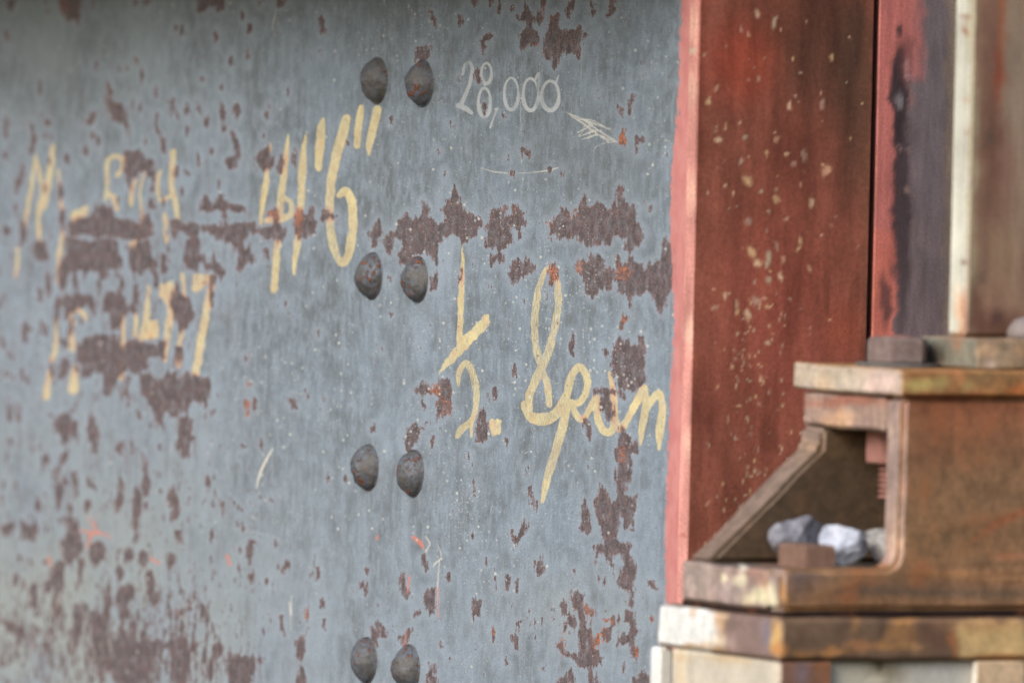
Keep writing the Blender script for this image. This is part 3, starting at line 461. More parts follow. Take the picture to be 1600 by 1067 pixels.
def box_grid(a, b, c, d, e, f, step, bev=.0015):
    """box x a..b, y c..d, z e..f whose faces are grids, with small rounded edges"""
    def ax(lo, hi):
        n = max(1, int(round((hi - lo - 2 * bev) / step)))
        return [lo] + list(np.linspace(lo + bev, hi - bev, n + 1)) + [hi]
    X, Yv, Zv = ax(a, b), ax(c, d), ax(e, f)
    vid = {}; verts = []
    def V(i, j, k):
        key = (i, j, k)
        if key not in vid:
            p = [X[i], Yv[j], Zv[k]]
            lim = [(i in (0, len(X) - 1)), (j in (0, len(Yv) - 1)), (k in (0, len(Zv) - 1))]
            if sum(lim) >= 2:                     # pull edge vertices in to round the edge
                cen = [(a + b) / 2, (c + d) / 2, (e + f) / 2]
                for q in range(3):
                    if lim[q]: p[q] += (bev * .45) * (1 if p[q] < cen[q] else -1)
            vid[key] = len(verts); verts.append(p)
        return vid[key]
    fs = []
    nx, ny, nz = len(X) - 1, len(Yv) - 1, len(Zv) - 1
    for i in range(nx):
        for j in range(ny):
            fs.append((V(i, j, 0), V(i, j + 1, 0), V(i + 1, j + 1, 0), V(i + 1, j, 0)))
            fs.append((V(i, j, nz), V(i + 1, j, nz), V(i + 1, j + 1, nz), V(i, j + 1, nz)))
    for i in range(nx):
        for k in range(nz):
            fs.append((V(i, 0, k), V(i + 1, 0, k), V(i + 1, 0, k + 1), V(i, 0, k + 1)))
            fs.append((V(i, ny, k), V(i, ny, k + 1), V(i + 1, ny, k + 1), V(i + 1, ny, k)))
    for j in range(ny):
        for k in range(nz):
            fs.append((V(0, j, k), V(0, j, k + 1), V(0, j + 1, k + 1), V(0, j + 1, k)))
            fs.append((V(nx, j, k), V(nx, j + 1, k), V(nx, j + 1, k + 1), V(nx, j, k + 1)))
    me = bpy.data.meshes.new('box'); me.from_pydata(verts, [], fs); me.update()
    return me
def prism(poly, y0, y1, bev=.0018, cuts=0):
    """outline in x,z extruded from y0 to y1"""
    bm = bmesh.new()
    vs = [bm.verts.new((x, y0, z)) for x, z in poly]
    fc = bm.faces.new(vs)
    r = bmesh.ops.extrude_face_region(bm, geom=[fc])
    for v in r['geom']:
        if isinstance(v, bmesh.types.BMVert): v.co.y = y1
    bmesh.ops.recalc_face_normals(bm, faces=bm.faces)
    if bev: bmesh.ops.bevel(bm, geom=[e for e in bm.edges if e.calc_face_angle(0) > .5], offset=bev, segments=3, affect='EDGES')
    if cuts:
        bmesh.ops.triangulate(bm, faces=bm.faces)
        for _ in range(cuts): bmesh.ops.subdivide_edges(bm, edges=[e for e in bm.edges if e.calc_length() > .006], cuts=1, use_grid_fill=False)
    me = bpy.data.meshes.new('prism'); bm.to_mesh(me); bm.free(); me.update()
    me.polygons.foreach_set('use_smooth', [True] * len(me.polygons)); me.set_sharp_from_angle(angle=math.radians(50)); return me
def warp(me, amp=.0009, freq=28., seed=0):
    """uneven, worn surface of a casting"""
    k = len(me.vertices); co = np.empty(k * 3); me.vertices.foreach_get('co', co); co = co.reshape(-1, 3)
    x, y, z = co.T * freq
    d = np.stack([fbm(y + z * .7, z - y * .3, seed + 1, 4), fbm(x + z * .6, z + 9.1, seed + 2, 4), fbm(x - y * .4, y + x * .3 + 5, seed + 3, 4)], 1) - .5
    me.vertices.foreach_set('co', (co + d * 2 * amp).ravel()); me.update(); return me
def lathe(prof, seg=40, jit=0., seed=1):
    """profile (r, h) turned about -Y... axis is local Z here"""
    rg = random.Random(seed); verts = []; fs = []
    for r, h in prof:
        for i in range(seg):
            a = 2 * math.pi * i / seg
            k = 1 + jit * (math.sin(3 * a + seed) * .5 + math.sin(5 * a + 2.1 * seed) * .3 + rg.uniform(-.3, .3))
            verts.append((r * k * math.cos(a), r * k * math.sin(a), h))
    for j in range(len(prof) - 1):
        for i in range(seg):
            fs.append((j * seg + i, j * seg + (i + 1) % seg, (j + 1) * seg + (i + 1) % seg, (j + 1) * seg + i))
    fs.append(tuple(range((len(prof) - 1) * seg, len(prof) * seg)))
    me = bpy.data.meshes.new('lathe'); me.from_pydata(verts, [], fs); me.update(); return me
def dent(me, amp, freq, seed):
    from mathutils import noise as mn
    for v in me.vertices:
        p = Vector((v.co.x, v.co.y, v.co.z)) * freq + Vector((seed * 7.3, seed * 3.1, 0))
        k = 1 if v.co.z > .002 else .3
        v.co += v.co.normalized() * (mn.noise(p) + .5 * mn.noise(p * 2.3)) * amp * k
def ngon_prism(n, r, h, z0=0., rot=0., cham=.0):
    prof = [(r, z0), (r, z0 + h - cham), (r - cham * 1.6, z0 + h)] if cham else [(r, z0), (r, z0 + h)]
    verts = []; fs = []
    for rr, z in prof:
        for i in range(n):
            a = rot + 2 * math.pi * i / n; verts.append((rr * math.cos(a), rr * math.sin(a), z))
    for j in range(len(prof) - 1):
        for i in range(n): fs.append((j * n + i, j * n + (i + 1) % n, (j + 1) * n + (i + 1) % n, (j + 1) * n + i))
    fs.append(tuple(reversed(range(n)))); fs.append(tuple(range((len(prof) - 1) * n, len(prof) * n)))
    bm = bmesh.new(); 
    me = bpy.data.meshes.new('nut'); me.from_pydata(verts, [], fs)
    bm.from_mesh(me); bmesh.ops.bevel(bm, geom=list(bm.edges), offset=.0009, segments=2, affect='EDGES'); bm.to_mesh(me); bm.free(); me.update(); return me

# ================================================================== THE GIRDER
cornerP = on_plane(1080, 500, WEB_P, N)            # end of the web
girder = empty('plate_girder', cornerP, 'blue-grey riveted plate girder with rust patches, yellow hand lettering and a red end plate', 'girder')
Mw = frame(cornerP)
# web: local frame with X = to the right along the web (toward the lens), Z up
Mweb = Matrix(((E.x, -N.x, 0, cornerP.x), (E.y, -N.y, 0, cornerP.y), (0, 0, 1, cornerP.z), (0, 0, 0, 1)))
def u_of(px):
    return (on_plane(px, 533, WEB_P, N) - cornerP).dot(E)
def z_of(py):
    return (on_plane(800, py, WEB_P, N) - cornerP).z
us = [u_of(-40) - k for k in (1.2, .8, .4, .1)] + [u_of(-40 + i * 1.7) for i in range(int((1080 + 40) / 1.7))]
us = [u for u in us if u < -.0005] + [0.0]
zs = [z_of(-45) + k for k in (.30, .2, .1)] + [z_of(-45 + i * 1.8) for i in range(int(1160 / 1.8) + 1)] + [z_of(1115) - k for k in (.1, .3, .5)]
zs = sorted(zs)
UU, ZZ = np.meshgrid(np.array(us), np.array(zs))
nu, nzv = len(us), len(zs)
loc = np.stack([UU.ravel(), np.zeros(UU.size), ZZ.ravel()], 1)
idx = np.arange(nu * nzv).reshape(nzv, nu)
q = np.stack([idx[:-1, :-1], idx[:-1, 1:], idx[1:, 1:], idx[1:, :-1]], -1).reshape(-1, 4)
loc[:, 1] += .0011 * (fbm(loc[:, 0] * 16, loc[:, 2] * 12, 5, 3) - .5)        # the plate is not quite flat
# back face and rim give the plate its 12 mm thickness
rim = np.concatenate([idx[0, :], idx[1:, -1], idx[-1, -2::-1], idx[-2:0:-1, 0]])
back = loc[rim].copy(); back[:, 1] = .012
nb = len(rim); b0 = len(loc); loc = np.concatenate([loc, back])
sideq = np.array([[rim[(i + 1) % nb], rim[i], b0 + i, b0 + (i + 1) % nb] for i in range(nb)])
me = bpy.data.meshes.new('web_plate')
faces_n = len(q) + len(sideq) + 1
me.vertices.add(len(loc)); me.vertices.foreach_set('co', loc.astype(np.float32).ravel())
lv = np.concatenate([q.ravel(), sideq.ravel(), np.arange(b0, b0 + nb)[::-1]])
me.loops.add(len(lv)); me.loops.foreach_set('vertex_index', lv.astype(np.int32))
me.polygons.add(faces_n)
st = np.concatenate([np.arange(len(q) + len(sideq)) * 4, [4 * (len(q) + len(sideq))]])
me.polygons.foreach_set('loop_start', st.astype(np.int32))
me.update(calc_edges=True); me.validate()
A = np.array(Mweb); Pw = loc @ A[:3, :3].T + A[:3, 3]
wpx, wpy = project(Pw)
outv = dict(chalky=.3, worn=.4, dry=0., smear=.6, rust=-30., yellow=-30., grey_mark=-30., chalk=-30., red_mark=-30., pink=None, speck=.1, orange=0., wash_and_light=.2, dark_tone=0.)
for kx, Lx in MAPS.items():
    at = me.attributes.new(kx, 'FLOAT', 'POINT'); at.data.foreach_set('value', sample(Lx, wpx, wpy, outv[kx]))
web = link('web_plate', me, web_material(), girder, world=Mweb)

# rivets: one head built with its driven rim, then copied
def rivet_material():
    g = NG('rivet_steel'); vi = g.coord(); oi = g.n('ShaderNodeObjectInfo')
    add = g.n('ShaderNodeVectorMath', operation='ADD'); g.put(add.inputs[0], vi)
    cmb = g.n('ShaderNodeCombineXYZ'); g.put(cmb.inputs[0], g.math('MULTIPLY', oi.outputs['Random'], 3.)); g.put(add.inputs[1], cmb.outputs[0]); v = add.outputs[0]
    n1 = g.noise(v, 70, 4, .6); n2 = g.noise(v, 260, 4, .7); n3 = g.noise(v, 1100, 3, .7)
    c = g.mix(g.ss(n1, .35, .65), srgb(90, 91, 90), srgb(98, 107, 120))
    c = g.mix(g.math('MULTIPLY', g.ss(n2, .45, .62), .5), c, srgb(92, 80, 74))
    rm = g.ss(g.math('ADD', g.math('MULTIPLY', n1, .5), g.math('MULTIPLY', n2, .5)), .545, .59)
    rc = g.mix(g.ss(n3, .42, .6), srgb(88, 56, 44), srgb(156, 98, 68))
    c = g.mix(rm, c, rc)
    c = g.mul(.6, c, g.mix(g.ss(n3, .3, .7), (.6, .6, .6), (1.4, 1.4, 1.4)))
    c = g.mix(g.math('MULTIPLY', g.ss(g.noise(v, 900, 2, .6), .72, .76), .8), c, srgb(200, 196, 190))
    g.put(g.b.inputs['Base Color'], c); g.put(g.b.inputs['Roughness'], g.math('ADD', g.math('MULTIPLY', rm, .45), .30))
    g.b.inputs['Specular IOR Level'].default_value = .5
    g.bump(g.math('ADD', g.math('MULTIPLY', n2, 1.), g.math('ADD', g.math('MULTIPLY', n3, .35), g.math('MULTIPLY', rm, .5))), .0013, .9)
    return g.m
RM = rivet_material()
R = .0172; H = .0124
prof = [(R * 1.07, -.0004), (R * 1.06, .0008), (R * 1.04, .0011), (R * 1.015, .0008), (R * 1.0, .0001), (R * .995, .0003)]
RS = (R * R + H * H) / (2 * H); A0 = math.asin(R / RS)
for i in range(1, 13):
    a = A0 * (1 - i / 12.3); prof.append((RS * math.sin(a), .0010 + H - RS + RS * math.cos(a)))
RV = [(589, 126), (661, 131), (582, 431), (653, 437), (576, 730), (646, 739), (573, 1031), (640, 1043)]
Mr = Matrix(((E.x, Z.x, N.x, 0), (E.y, Z.y, N.y, 0), (E.z, Z.z, N.z, 0), (0, 0, 0, 1)))    # lathe axis -> web normal
heads = [lathe(prof, 56, .014, s) for s in (1, 2, 3, 4, 5, 6, 7, 8)]
for i_, m_ in enumerate(heads): dent(m_, .0013, 110, i_ + 1)
for m_ in heads: m_.materials.append(RM)
first = None
for i, (x, y) in enumerate(RV):
    p = on_plane(x, y, WEB_P, N) + N * .0002
    M = Matrix.Translation(p) @ Mr @ Matrix.Rotation(i * 2.1, 4, 'Z') @ Matrix.Diagonal((1 + .02 * ((i * 7) % 3 - 1), 1, .96 + .05 * ((i * 5) % 3 - 1), 1))
    if first is None:
        first = bpy.data.objects.new('rivet', heads[0]); C.objects.link(first); o = first
    else:
        o = first.copy(); o.data = heads[i]; C.objects.link(o)
    o.matrix_world = M
    o.parent = girder; o.matrix_parent_inverse = Matrix.Translation(cornerP).inverted()
for m_ in heads: m_.polygons.foreach_set('use_smooth', [True] * len(m_.polygons))

# end plate: red oxide face toward the lens, pink-primed edge beside the web
Le = {}
z_top, z_bot = zs[-1], zs[0]
RED = (150, 90, 74)
reddabs = [(1285, 60, 75, 120, (88, 60, 48), .8, .6, 'e'), (1335, 150, 30, 160, (84, 62, 50), .8, .6, 'e'), (1200, 30, 60, 50, (104, 60, 46), .5, .7, 'e'), (1160, 100, 50, 60, (166, 66, 44), .5, .7, 'e'),
           (1230, 230, 40, 60, (112, 62, 50), .6, .8, 'e'), (1150, 310, 14, 60, (110, 66, 56), .5, .8, 'e'), (1300, 250, 22, 80, (110, 66, 54), .5, .8, 'e'), (1100, 640, 16, 60, (120, 66, 56), .5, .8, 'e'),
           (1320, 520, 30, 40, (170, 84, 60), .4, .9, 'e'), (1210, 480, 80, 160, (160, 78, 66), .4, .9, 'e'), (1352, 300, 5, 420, (110, 78, 58), .5, .9, 'e'), (1090, 40, 12, 200, (126, 60, 44), .5, .8, 'e')]
rg = random.Random(5)
chips = [(1182, 20, 5, 7), (1209, 34, 4, 12), (1161, 48, 3, 8), (1172, 56, 3, 4), (1298, 92, 4, 6), (1195, 93, 3, 4), (1255, 112, 3, 4), (1187, 128, 4, 7), (1116, 137, 3, 4), (1108, 160, 6, 6), (1230, 168, 5, 8),
         (1241, 155, 4, 4), (1286, 165, 6, 9), (1281, 148, 3, 5), (1134, 196, 4, 7), (1126, 220, 8, 6), (1169, 218, 4, 6), (1258, 242, 5, 14), (1216, 220, 4, 7), (1199, 240, 4, 6), (1228, 240, 4, 5), (1156, 253, 4, 9),
         (1240, 257, 6, 5), (1290, 268, 6, 11), (1166, 285, 9, 10), (1132, 291, 4, 4), (1189, 297, 4, 5), (1211, 297, 4, 5), (1252, 290, 4, 5), (1214, 313, 5, 7), (1268, 315, 8, 9), (1207, 332, 3, 4), (1170, 350, 8, 8),
         (1226, 340, 5, 5), (1175, 392, 6, 12), (1182, 408, 9, 8), (1197, 404, 6, 14), (1212, 385, 4, 12), (1222, 403, 5, 6), (1247, 375, 4, 10), (1220, 430, 5, 12), (1202, 440, 6, 8), (1180, 441, 4, 5), (1261, 419, 5, 7),
         (1245, 390, 4, 6), (1131, 466, 5, 8), (1140, 463, 4, 4), (1183, 472, 8, 10), (1193, 466, 5, 5), (1154, 484, 5, 7), (1168, 490, 7, 10)]
for _ in range(150):
    t = rg.random(); y = 470 + 430 * t; x = rg.gauss(1180 - 40 * max(0, (y - 700) / 200), 36 - 8 * t)
    if x > 1098 + 8 * rg.random(): chips.append((x, y, rg.uniform(1.2, 3.4), rg.uniform(2.0, 6)))
for _ in range(70):
    chips.append((rg.uniform(1095, 1345), rg.uniform(10, 700), rg.uniform(1.3, 2.6), rg.uniform(1.6, 4)))
pal = [(222, 188, 156), (206, 160, 132), (190, 172, 148), (216, 180, 138), (180, 146, 130)]
# end plate mesh
thk = .015
x_r = (on_plane(1356, 500, on_plane(1086, 500, WEB_P, N) + E * .0, E) - cornerP).dot(Wd)
u_front = (on_plane(1086, 500, WEB_P, N) - cornerP).dot(E)
me = box_grid(-.0025, x_r, -u_front - .0, -u_front + thk, z_bot, z_top, .0015, .0015)
dabs = reddabs + [(x, y, a * .72, b * .78, pal[(i * 7) % 5], .9, .5, 'e') for i, (x, y, a, b) in enumerate(chips)]
dabs += [(1080, y, 9, 26, (238, 196, 176), .6, .7, 'n') for y in (40, 140, 300, 520, 700)] + [(1078, 84, 8, 7, (200, 190, 170), .8, .6, 'n'), (1068, 838, 3, 4, (180, 110, 100), .8, .5, 'n')]
tint(me, Mw, dabs, RED, n_base=(208, 148, 140), seed=2, nz=.28)
endp = link('end_plate', me, painted_material('red_oxide_primer', 60, .45, .6, 420, .0006, .16), girder, world=Mw)
endp['label'] = 'dull red end plate speckled with pale chips, its edge painted pink'
# unseen plate added to block light through the gap and keep it dark
Mb = Mw
me = box_grid(.01, x_r + .30, .045, .055, z_bot, z_top, .05)
tint(me, Mb, [], (70, 52, 48))
link('gap_light_block', me, painted_material('dark_gap_block'), girder, world=Mb)
# unseen flange added above the frame to shade the upper web
zf = z_of(-170)
me = box_grid(-.22, x_r + .22, -u_front - .03, 2.2, zf, zf + .02, .2)
tint(me, Mw, [], (120, 124, 126))
link('added_shade_flange', me, painted_material('shade_flange_grey'), girder, world=Mw)

# ================================================================== NEIGHBOURING PLATE behind the gap
o2 = on_plane(1363, 500, cornerP + E * .004, E)
M2 = frame(o2)
plate2 = empty('splice_plate', o2, 'purple-brown bare steel plate right of the dark gap, pink primer down its left edge', 'steel plate')
me = box_grid(0, .17, 0, .014, z_bot + .0, z_top, .0024, .0012)
pk = (204, 124, 118)
d2 = [(1385, 30, 58, 90, pk, .95, .15, 'e'), (1372, 300, 26, 260, pk, .95, .12, 'e'), (1370, 420, 30, 60, (214, 126, 112), .9, .15, 'e'), (1368, 520, 27, 130, (214, 126, 110), .95, .15, 'e'),
      (1408, 130, 16, 50, (70, 58, 62), .9, .3, 'e'), (1407, 300, 14, 200, (72, 60, 64), .85, .35, 'e'), (1402, 48, 5, 8, (84, 66, 68), .9, .4, 'e'), (1404, 150, 11, 80, (66, 54, 58), .9, .3, 'e'),
      (1418, 95, 12, 40, (128, 84, 84), .7, .5, 'e'), (1418, 104, 6, 12, (180, 130, 132), .8, .5, 'e'), (1421, 120, 5, 6, (182, 140, 140), .8, .5, 'e'), (1404, 160, 4, 16, (146, 140, 144), .8, .5, 'e'),
      (1422, 155, 5, 20, (150, 118, 118), .7, .5, 'e'), (1405, 228, 4, 6, (150, 126, 128), .7, .5, 'e'), (1419, 234, 4, 6, (150, 126, 128), .7, .5, 'e'), (1418, 296, 8, 6, (158, 134, 130), .8, .5, 'e'),
      (1460, 120, 26, 240, (112, 112, 120), .4, .9, 'e'), (1492, 260, 14, 400, (148, 132, 114), .8, .7, 'e'), (1385, 470, 8, 40, (74, 60, 64), .8, .4, 'e')]
tint(me, M2, d2, (122, 108, 112), n_base=(120, 80, 74), seed=12, nz=.22)
link('face', me, painted_material('bare_purple_steel', 90, .4, .5, 500, .0005, .18), plate2, world=M2)

# ================================================================== BEARING SHOE (nearer the lens)
OB = at_depth(1220, 955, 6.10)
MB_ = frame(OB)
shoe = empty('bearing_shoe', OB, 'rusty cast steel bearing shoe with a slanted rear gusset, on the white-painted pedestal', 'bearing')
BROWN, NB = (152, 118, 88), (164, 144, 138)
WB = .52                                            # overall width of the base
def shoe_mat(name, **kw): return painted_material(name, **kw)
cast = shoe_mat('rusty_cast_steel', nscale=60, amp=.5, rough=.75, fine=300, bump=.0014, stretch=.7, orange=.5)
# front wall and base front in one casting outline (filleted inner corners)
def fillet(cx, cz, r, a0, a1, n=6):
    return [(cx + r * math.cos(math.radians(a0 + (a1 - a0) * i / n)), cz + r * math.sin(math.radians(a0 + (a1 - a0) * i / n))) for i in range(n + 1)]
xw = .0915; zt = .147; hb = .0285
poly = [(0, 0), (WB, 0), (WB, hb)] + [(WB - xw + .012, hb)] + [(WB - xw, hb + .012), (WB - xw, zt), (xw, zt)] + fillet(xw - .012, hb + .012, .012, 0, -90) + [(0, hb)]
me = prism(poly, 0, .0238, .0038, cuts=4)
dB = [(1580, 720, 30, 90, (186, 104, 62), .45, .9, 'e'), (1500, 660, 90, 26, (160, 96, 64), .45, .9, 'e'), (1440, 870, 60, 20, (166, 120, 84), .4, .9, 'e'), (1430, 720, 16, 60, (96, 92, 66), .5, .8, 'e'), (1500, 840, 50, 30, (120, 92, 62), .5, .9, 'e'), (1560, 760, 20, 50, (128, 84, 60), .5, .9, 'e'), (1590, 700, 14, 60, (190, 96, 56), .5, .9, 'e'), (1280, 935, 40, 12, (128, 92, 66), .5, .9, 'e'), (1400, 935, 80, 10, (150, 104, 68), .5, .9, 'e'), (1445, 830, 16, 30, (108, 98, 74), .5, .9, 'e'), (1520, 720, 14, 30, (104, 84, 72), .5, .9, 'e'), (1480, 700, 120, 70, (160, 100, 66), .35, .9, 'e'), (1540, 670, 30, 30, (178, 88, 52), .7, .8, 'e'), (1585, 800, 22, 120, (172, 92, 58), .6, .8, 'e'), (1450, 790, 20, 24, (104, 96, 72), .6, .8, 'e'), (1500, 780, 26, 20, (110, 88, 74), .5, .8, 'e'),
      (1550, 880, 18, 24, (112, 94, 74), .5, .8, 'e'), (1470, 895, 18, 6, (196, 138, 92), .8, .7, 'e'), (1505, 908, 10, 7, (204, 144, 92), .8, .7, 'e'), (1528, 898, 8, 5, (196, 140, 92), .7, .7, 'e'), (1551, 903, 10, 8, (204, 144, 90), .8, .7, 'e'), (1568, 866, 8, 8, (188, 132, 98), .8, .7, 'e'),
      (1424, 785, 5, 20, (214, 168, 104), .8, .7, 'e'), (1418, 810, 4, 22, (196, 152, 104), .6, .7, 'e'), (1444, 652, 14, 5, (176, 160, 124), .7, .7, 'e'), (1487, 650, 18, 5, (168, 148, 112), .6, .7, 'e'), (1440, 665, 5, 12, (176, 150, 110), .6, .7, 'e'),
      (1590, 940, 20, 14, (170, 78, 48), .7, .8, 'e'), (1590, 920, 8, 20, (98, 70, 74), .7, .8, 'e'), (1310, 918, 6, 9, (92, 84, 76), .8, .6, 'e'), (1250, 900, 30, 8, (100, 96, 104), .7, .8, 'e'), (1230, 925, 14, 20, (130, 104, 92), .4, .9, 'e'),
      (1226, 930, 6, 26, (190, 140, 80), .7, .6, None), (1500, 630, 100, 9, (150, 80, 56), .6, .8, 'e'),
      (1402, 670, 10, 24, (236, 204, 170), .8, .7, 'n'), (1400, 860, 10, 40, (216, 184, 160), .7, .8, 'n'), (1200, 930, 18, 20, (226, 222, 190), .8, .5, 'n')]
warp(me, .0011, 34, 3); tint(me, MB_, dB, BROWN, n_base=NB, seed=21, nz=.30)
link('front_wall', me, cast, shoe, world=MB_)
# base behind it, down to the rear corner
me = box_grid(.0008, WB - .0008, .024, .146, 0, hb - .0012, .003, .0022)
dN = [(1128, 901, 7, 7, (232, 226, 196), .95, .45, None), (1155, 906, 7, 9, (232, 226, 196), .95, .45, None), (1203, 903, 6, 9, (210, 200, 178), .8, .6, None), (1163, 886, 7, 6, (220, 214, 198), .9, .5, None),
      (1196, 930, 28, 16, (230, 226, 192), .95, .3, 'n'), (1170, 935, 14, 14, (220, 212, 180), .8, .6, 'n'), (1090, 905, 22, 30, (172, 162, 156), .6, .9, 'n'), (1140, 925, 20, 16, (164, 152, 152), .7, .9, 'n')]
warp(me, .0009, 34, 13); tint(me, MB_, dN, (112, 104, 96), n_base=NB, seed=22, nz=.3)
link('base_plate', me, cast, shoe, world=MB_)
# rear gusset with slanted outer edge, joined under the head
gx = lambda px, py: ((on_plane(px, py, OB + Bk * .110, E) - OB).dot(Wd), (on_plane(px, py, OB + Bk * .121, E) - OB).z)
p0, p1 = gx(1110, 886), gx(1298, 684)
p1 = (xw - .0005, .107)
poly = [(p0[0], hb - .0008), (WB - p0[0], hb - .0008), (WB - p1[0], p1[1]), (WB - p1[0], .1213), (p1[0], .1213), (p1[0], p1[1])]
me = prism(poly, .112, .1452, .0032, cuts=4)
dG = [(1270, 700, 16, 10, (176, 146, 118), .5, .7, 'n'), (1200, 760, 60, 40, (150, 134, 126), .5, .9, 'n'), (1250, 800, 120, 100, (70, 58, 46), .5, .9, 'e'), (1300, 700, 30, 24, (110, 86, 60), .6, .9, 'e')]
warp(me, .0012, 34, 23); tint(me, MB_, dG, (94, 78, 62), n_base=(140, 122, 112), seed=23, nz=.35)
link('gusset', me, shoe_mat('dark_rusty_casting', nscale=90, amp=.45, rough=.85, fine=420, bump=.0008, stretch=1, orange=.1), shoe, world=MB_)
# head block under the top plate
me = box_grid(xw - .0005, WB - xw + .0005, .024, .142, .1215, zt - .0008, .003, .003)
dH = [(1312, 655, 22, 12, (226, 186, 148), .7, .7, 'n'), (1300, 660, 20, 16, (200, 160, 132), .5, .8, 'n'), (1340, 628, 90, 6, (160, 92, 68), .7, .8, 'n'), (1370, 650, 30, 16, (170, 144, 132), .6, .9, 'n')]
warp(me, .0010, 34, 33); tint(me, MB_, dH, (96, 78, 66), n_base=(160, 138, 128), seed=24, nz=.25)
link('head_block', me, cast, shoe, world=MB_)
# top plate
xt = .0870
me = box_grid(xt, WB - xt, -.004, .150, zt, .1655, .0028, .0022)
dT = [(1330, 598, 60, 14, (208, 196, 180), .7, .5, 'n'), (1375, 600, 26, 18, (220, 196, 188), .8, .5, 'n'), (1285, 600, 16, 12, (214, 190, 160), .7, .6, 'n'), (1262, 610, 10, 10, (150, 140, 160), .6, .7, 'n'), (1300, 584, 40, 8, (180, 170, 150), .7, .7, 'n'),
      (1350, 622, 80, 5, (170, 100, 70), .7, .7, 'n'),
      (1432, 603, 22, 12, (196, 178, 112), .8, .6, 'e'), (1468, 596, 12, 12, (204, 184, 120), .8, .6, 'e'), (1498, 590, 10, 12, (214, 150, 100), .8, .6, 'e'), (1514, 600, 8, 8, (196, 176, 116), .7, .6, 'e'), (1450, 586, 50, 5, (160, 100, 62), .6, .8, 'e'), (1540, 590, 30, 12, (140, 116, 80), .6, .8, 'e'),
      (1590, 610, 16, 8, (190, 110, 60), .8, .7, 'e'), (1480, 620, 90, 6, (164, 92, 58), .7, .7, 'e'), (1545, 618, 16, 6, (204, 140, 76), .7, .7, 'e'), (1412, 600, 5, 14, (206, 160, 104), .7, .6, 'e')]
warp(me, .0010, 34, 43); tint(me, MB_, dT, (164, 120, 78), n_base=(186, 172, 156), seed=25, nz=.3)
link('top_plate', me, shoe_mat('rusty_top_plate', nscale=90, amp=.42, rough=.7, fine=420, bump=.0008, stretch=1, orange=.18), shoe, world=MB_)

# ------------------------------------------------------------------ anchor bolt through the top plate
def plain_mat(name, c1, c2, nscale=160, rough=.7, bump=.0007):
    g = NG(name); v = g.coord()
    n1 = g.noise(v, nscale, 5, .65); n2 = g.noise(v, nscale * 6, 4, .7)
    c = g.mix(g.ss(n1, .35, .65), srgb(*c1), srgb(*c2)); c = g.mul(.5, c, g.mix(g.ss(n2, .3, .7), (.6, .6, .6), (1.4, 1.4, 1.4)))
    g.put(g.b.inputs['Base Color'], c); g.b.inputs['Roughness'].default_value = rough
    g.bump(g.math('ADD', n1, g.math('MULTIPLY', n2, .4)), bump, .7); return g.m
nut_m = plain_mat('nut_steel', (112, 96, 92), (134, 118, 114))
pinknut = plain_mat('reddish_nut_steel', (164, 118, 108), (150, 104, 94))
def loc_b(w, b, z): return OB + Wd * w + Bk * b + Z * z
bp = loc_b(.1275, .073, 0)
bolt = empty('anchor_bolt', bp + Z * .166, 'thick anchor bolt through the top plate of the bearing shoe, hex nut above and below', 'bolt')
Mt = lambda z, rot=0.: Matrix.Translation(bp + Z * z) @ Matrix.Rotation(rot, 4, 'Z')
link('washer', lathe([(.001, .0), (.029, .0), (.029, .0024), (.001, .0026)], 40), plain_mat('washer_steel', (86, 88, 88), (110, 108, 104)), bolt, world=Mt(.1657))
link('nut', ngon_prism(6, .0225, .0175, 0, math.radians(27 + 52), .0018), nut_m, bolt, world=Mt(.1684))
link('nut', ngon_prism(6, .0205, .023, 0, math.radians(27 + 30), .001), pinknut, bolt, world=Mt(.0985))
# threaded rod: ridged profile
pr = []
z = .0; rr = .0112
while z < .0245: pr += [(rr, z), (rr, z + .0012), (rr - .0028, z + .0022)]; z += .0038
link('threaded_rod', lathe([(.0005, 0)] + pr + [(rr, z), (rr, z + .075), (rr, .112), (.0005, .113)], 28), pinknut, bolt, world=Mt(.0745), smooth=False)

# ------------------------------------------------------------------ plate, post and bolt head on top
OU = loc_b(.1525, .0075, .1655)
MU = frame(OU)
upl = empty('sole_plate', OU, 'thick rusty sole plate lying on the bearing shoe under the post', 'steel plate')
me = box_grid(0, .23, 0, .080, .0002, .0215, .0028, .002)
dU = [(1545, 548, 16, 12, (226, 186, 150), .9, .5, None), (1545, 572, 14, 8, (220, 200, 184), .9, .5, None), (1590, 548, 8, 8, (200, 160, 120), .7, .6, 'e'), (1565, 560, 60, 20, (164, 146, 122), .5, .8, 'e'), (1462, 556, 17, 17, (56, 52, 46), .9, .5, 'n'), (1500, 550, 26, 20, (122, 120, 106), .7, .9, 'n')]  # near-black dab paints in the shadow between nut and plate
warp(me, .0009, 34, 63); tint(me, MU, dU, (150, 128, 104), n_base=(122, 122, 112), seed=31, nz=.25)
link('slab', me, cast, upl, world=MU)
OP = loc_b(.1555, .030, .1872)
MP = frame(OP)
post = empty('steel_post', OP, 'white-edged upright steel post with streaked brown face, standing on the sole plate', 'post')
me = box_grid(0, .20, 0, .024, 0, .60, .0032, .0035)
WH = (204, 206, 194)
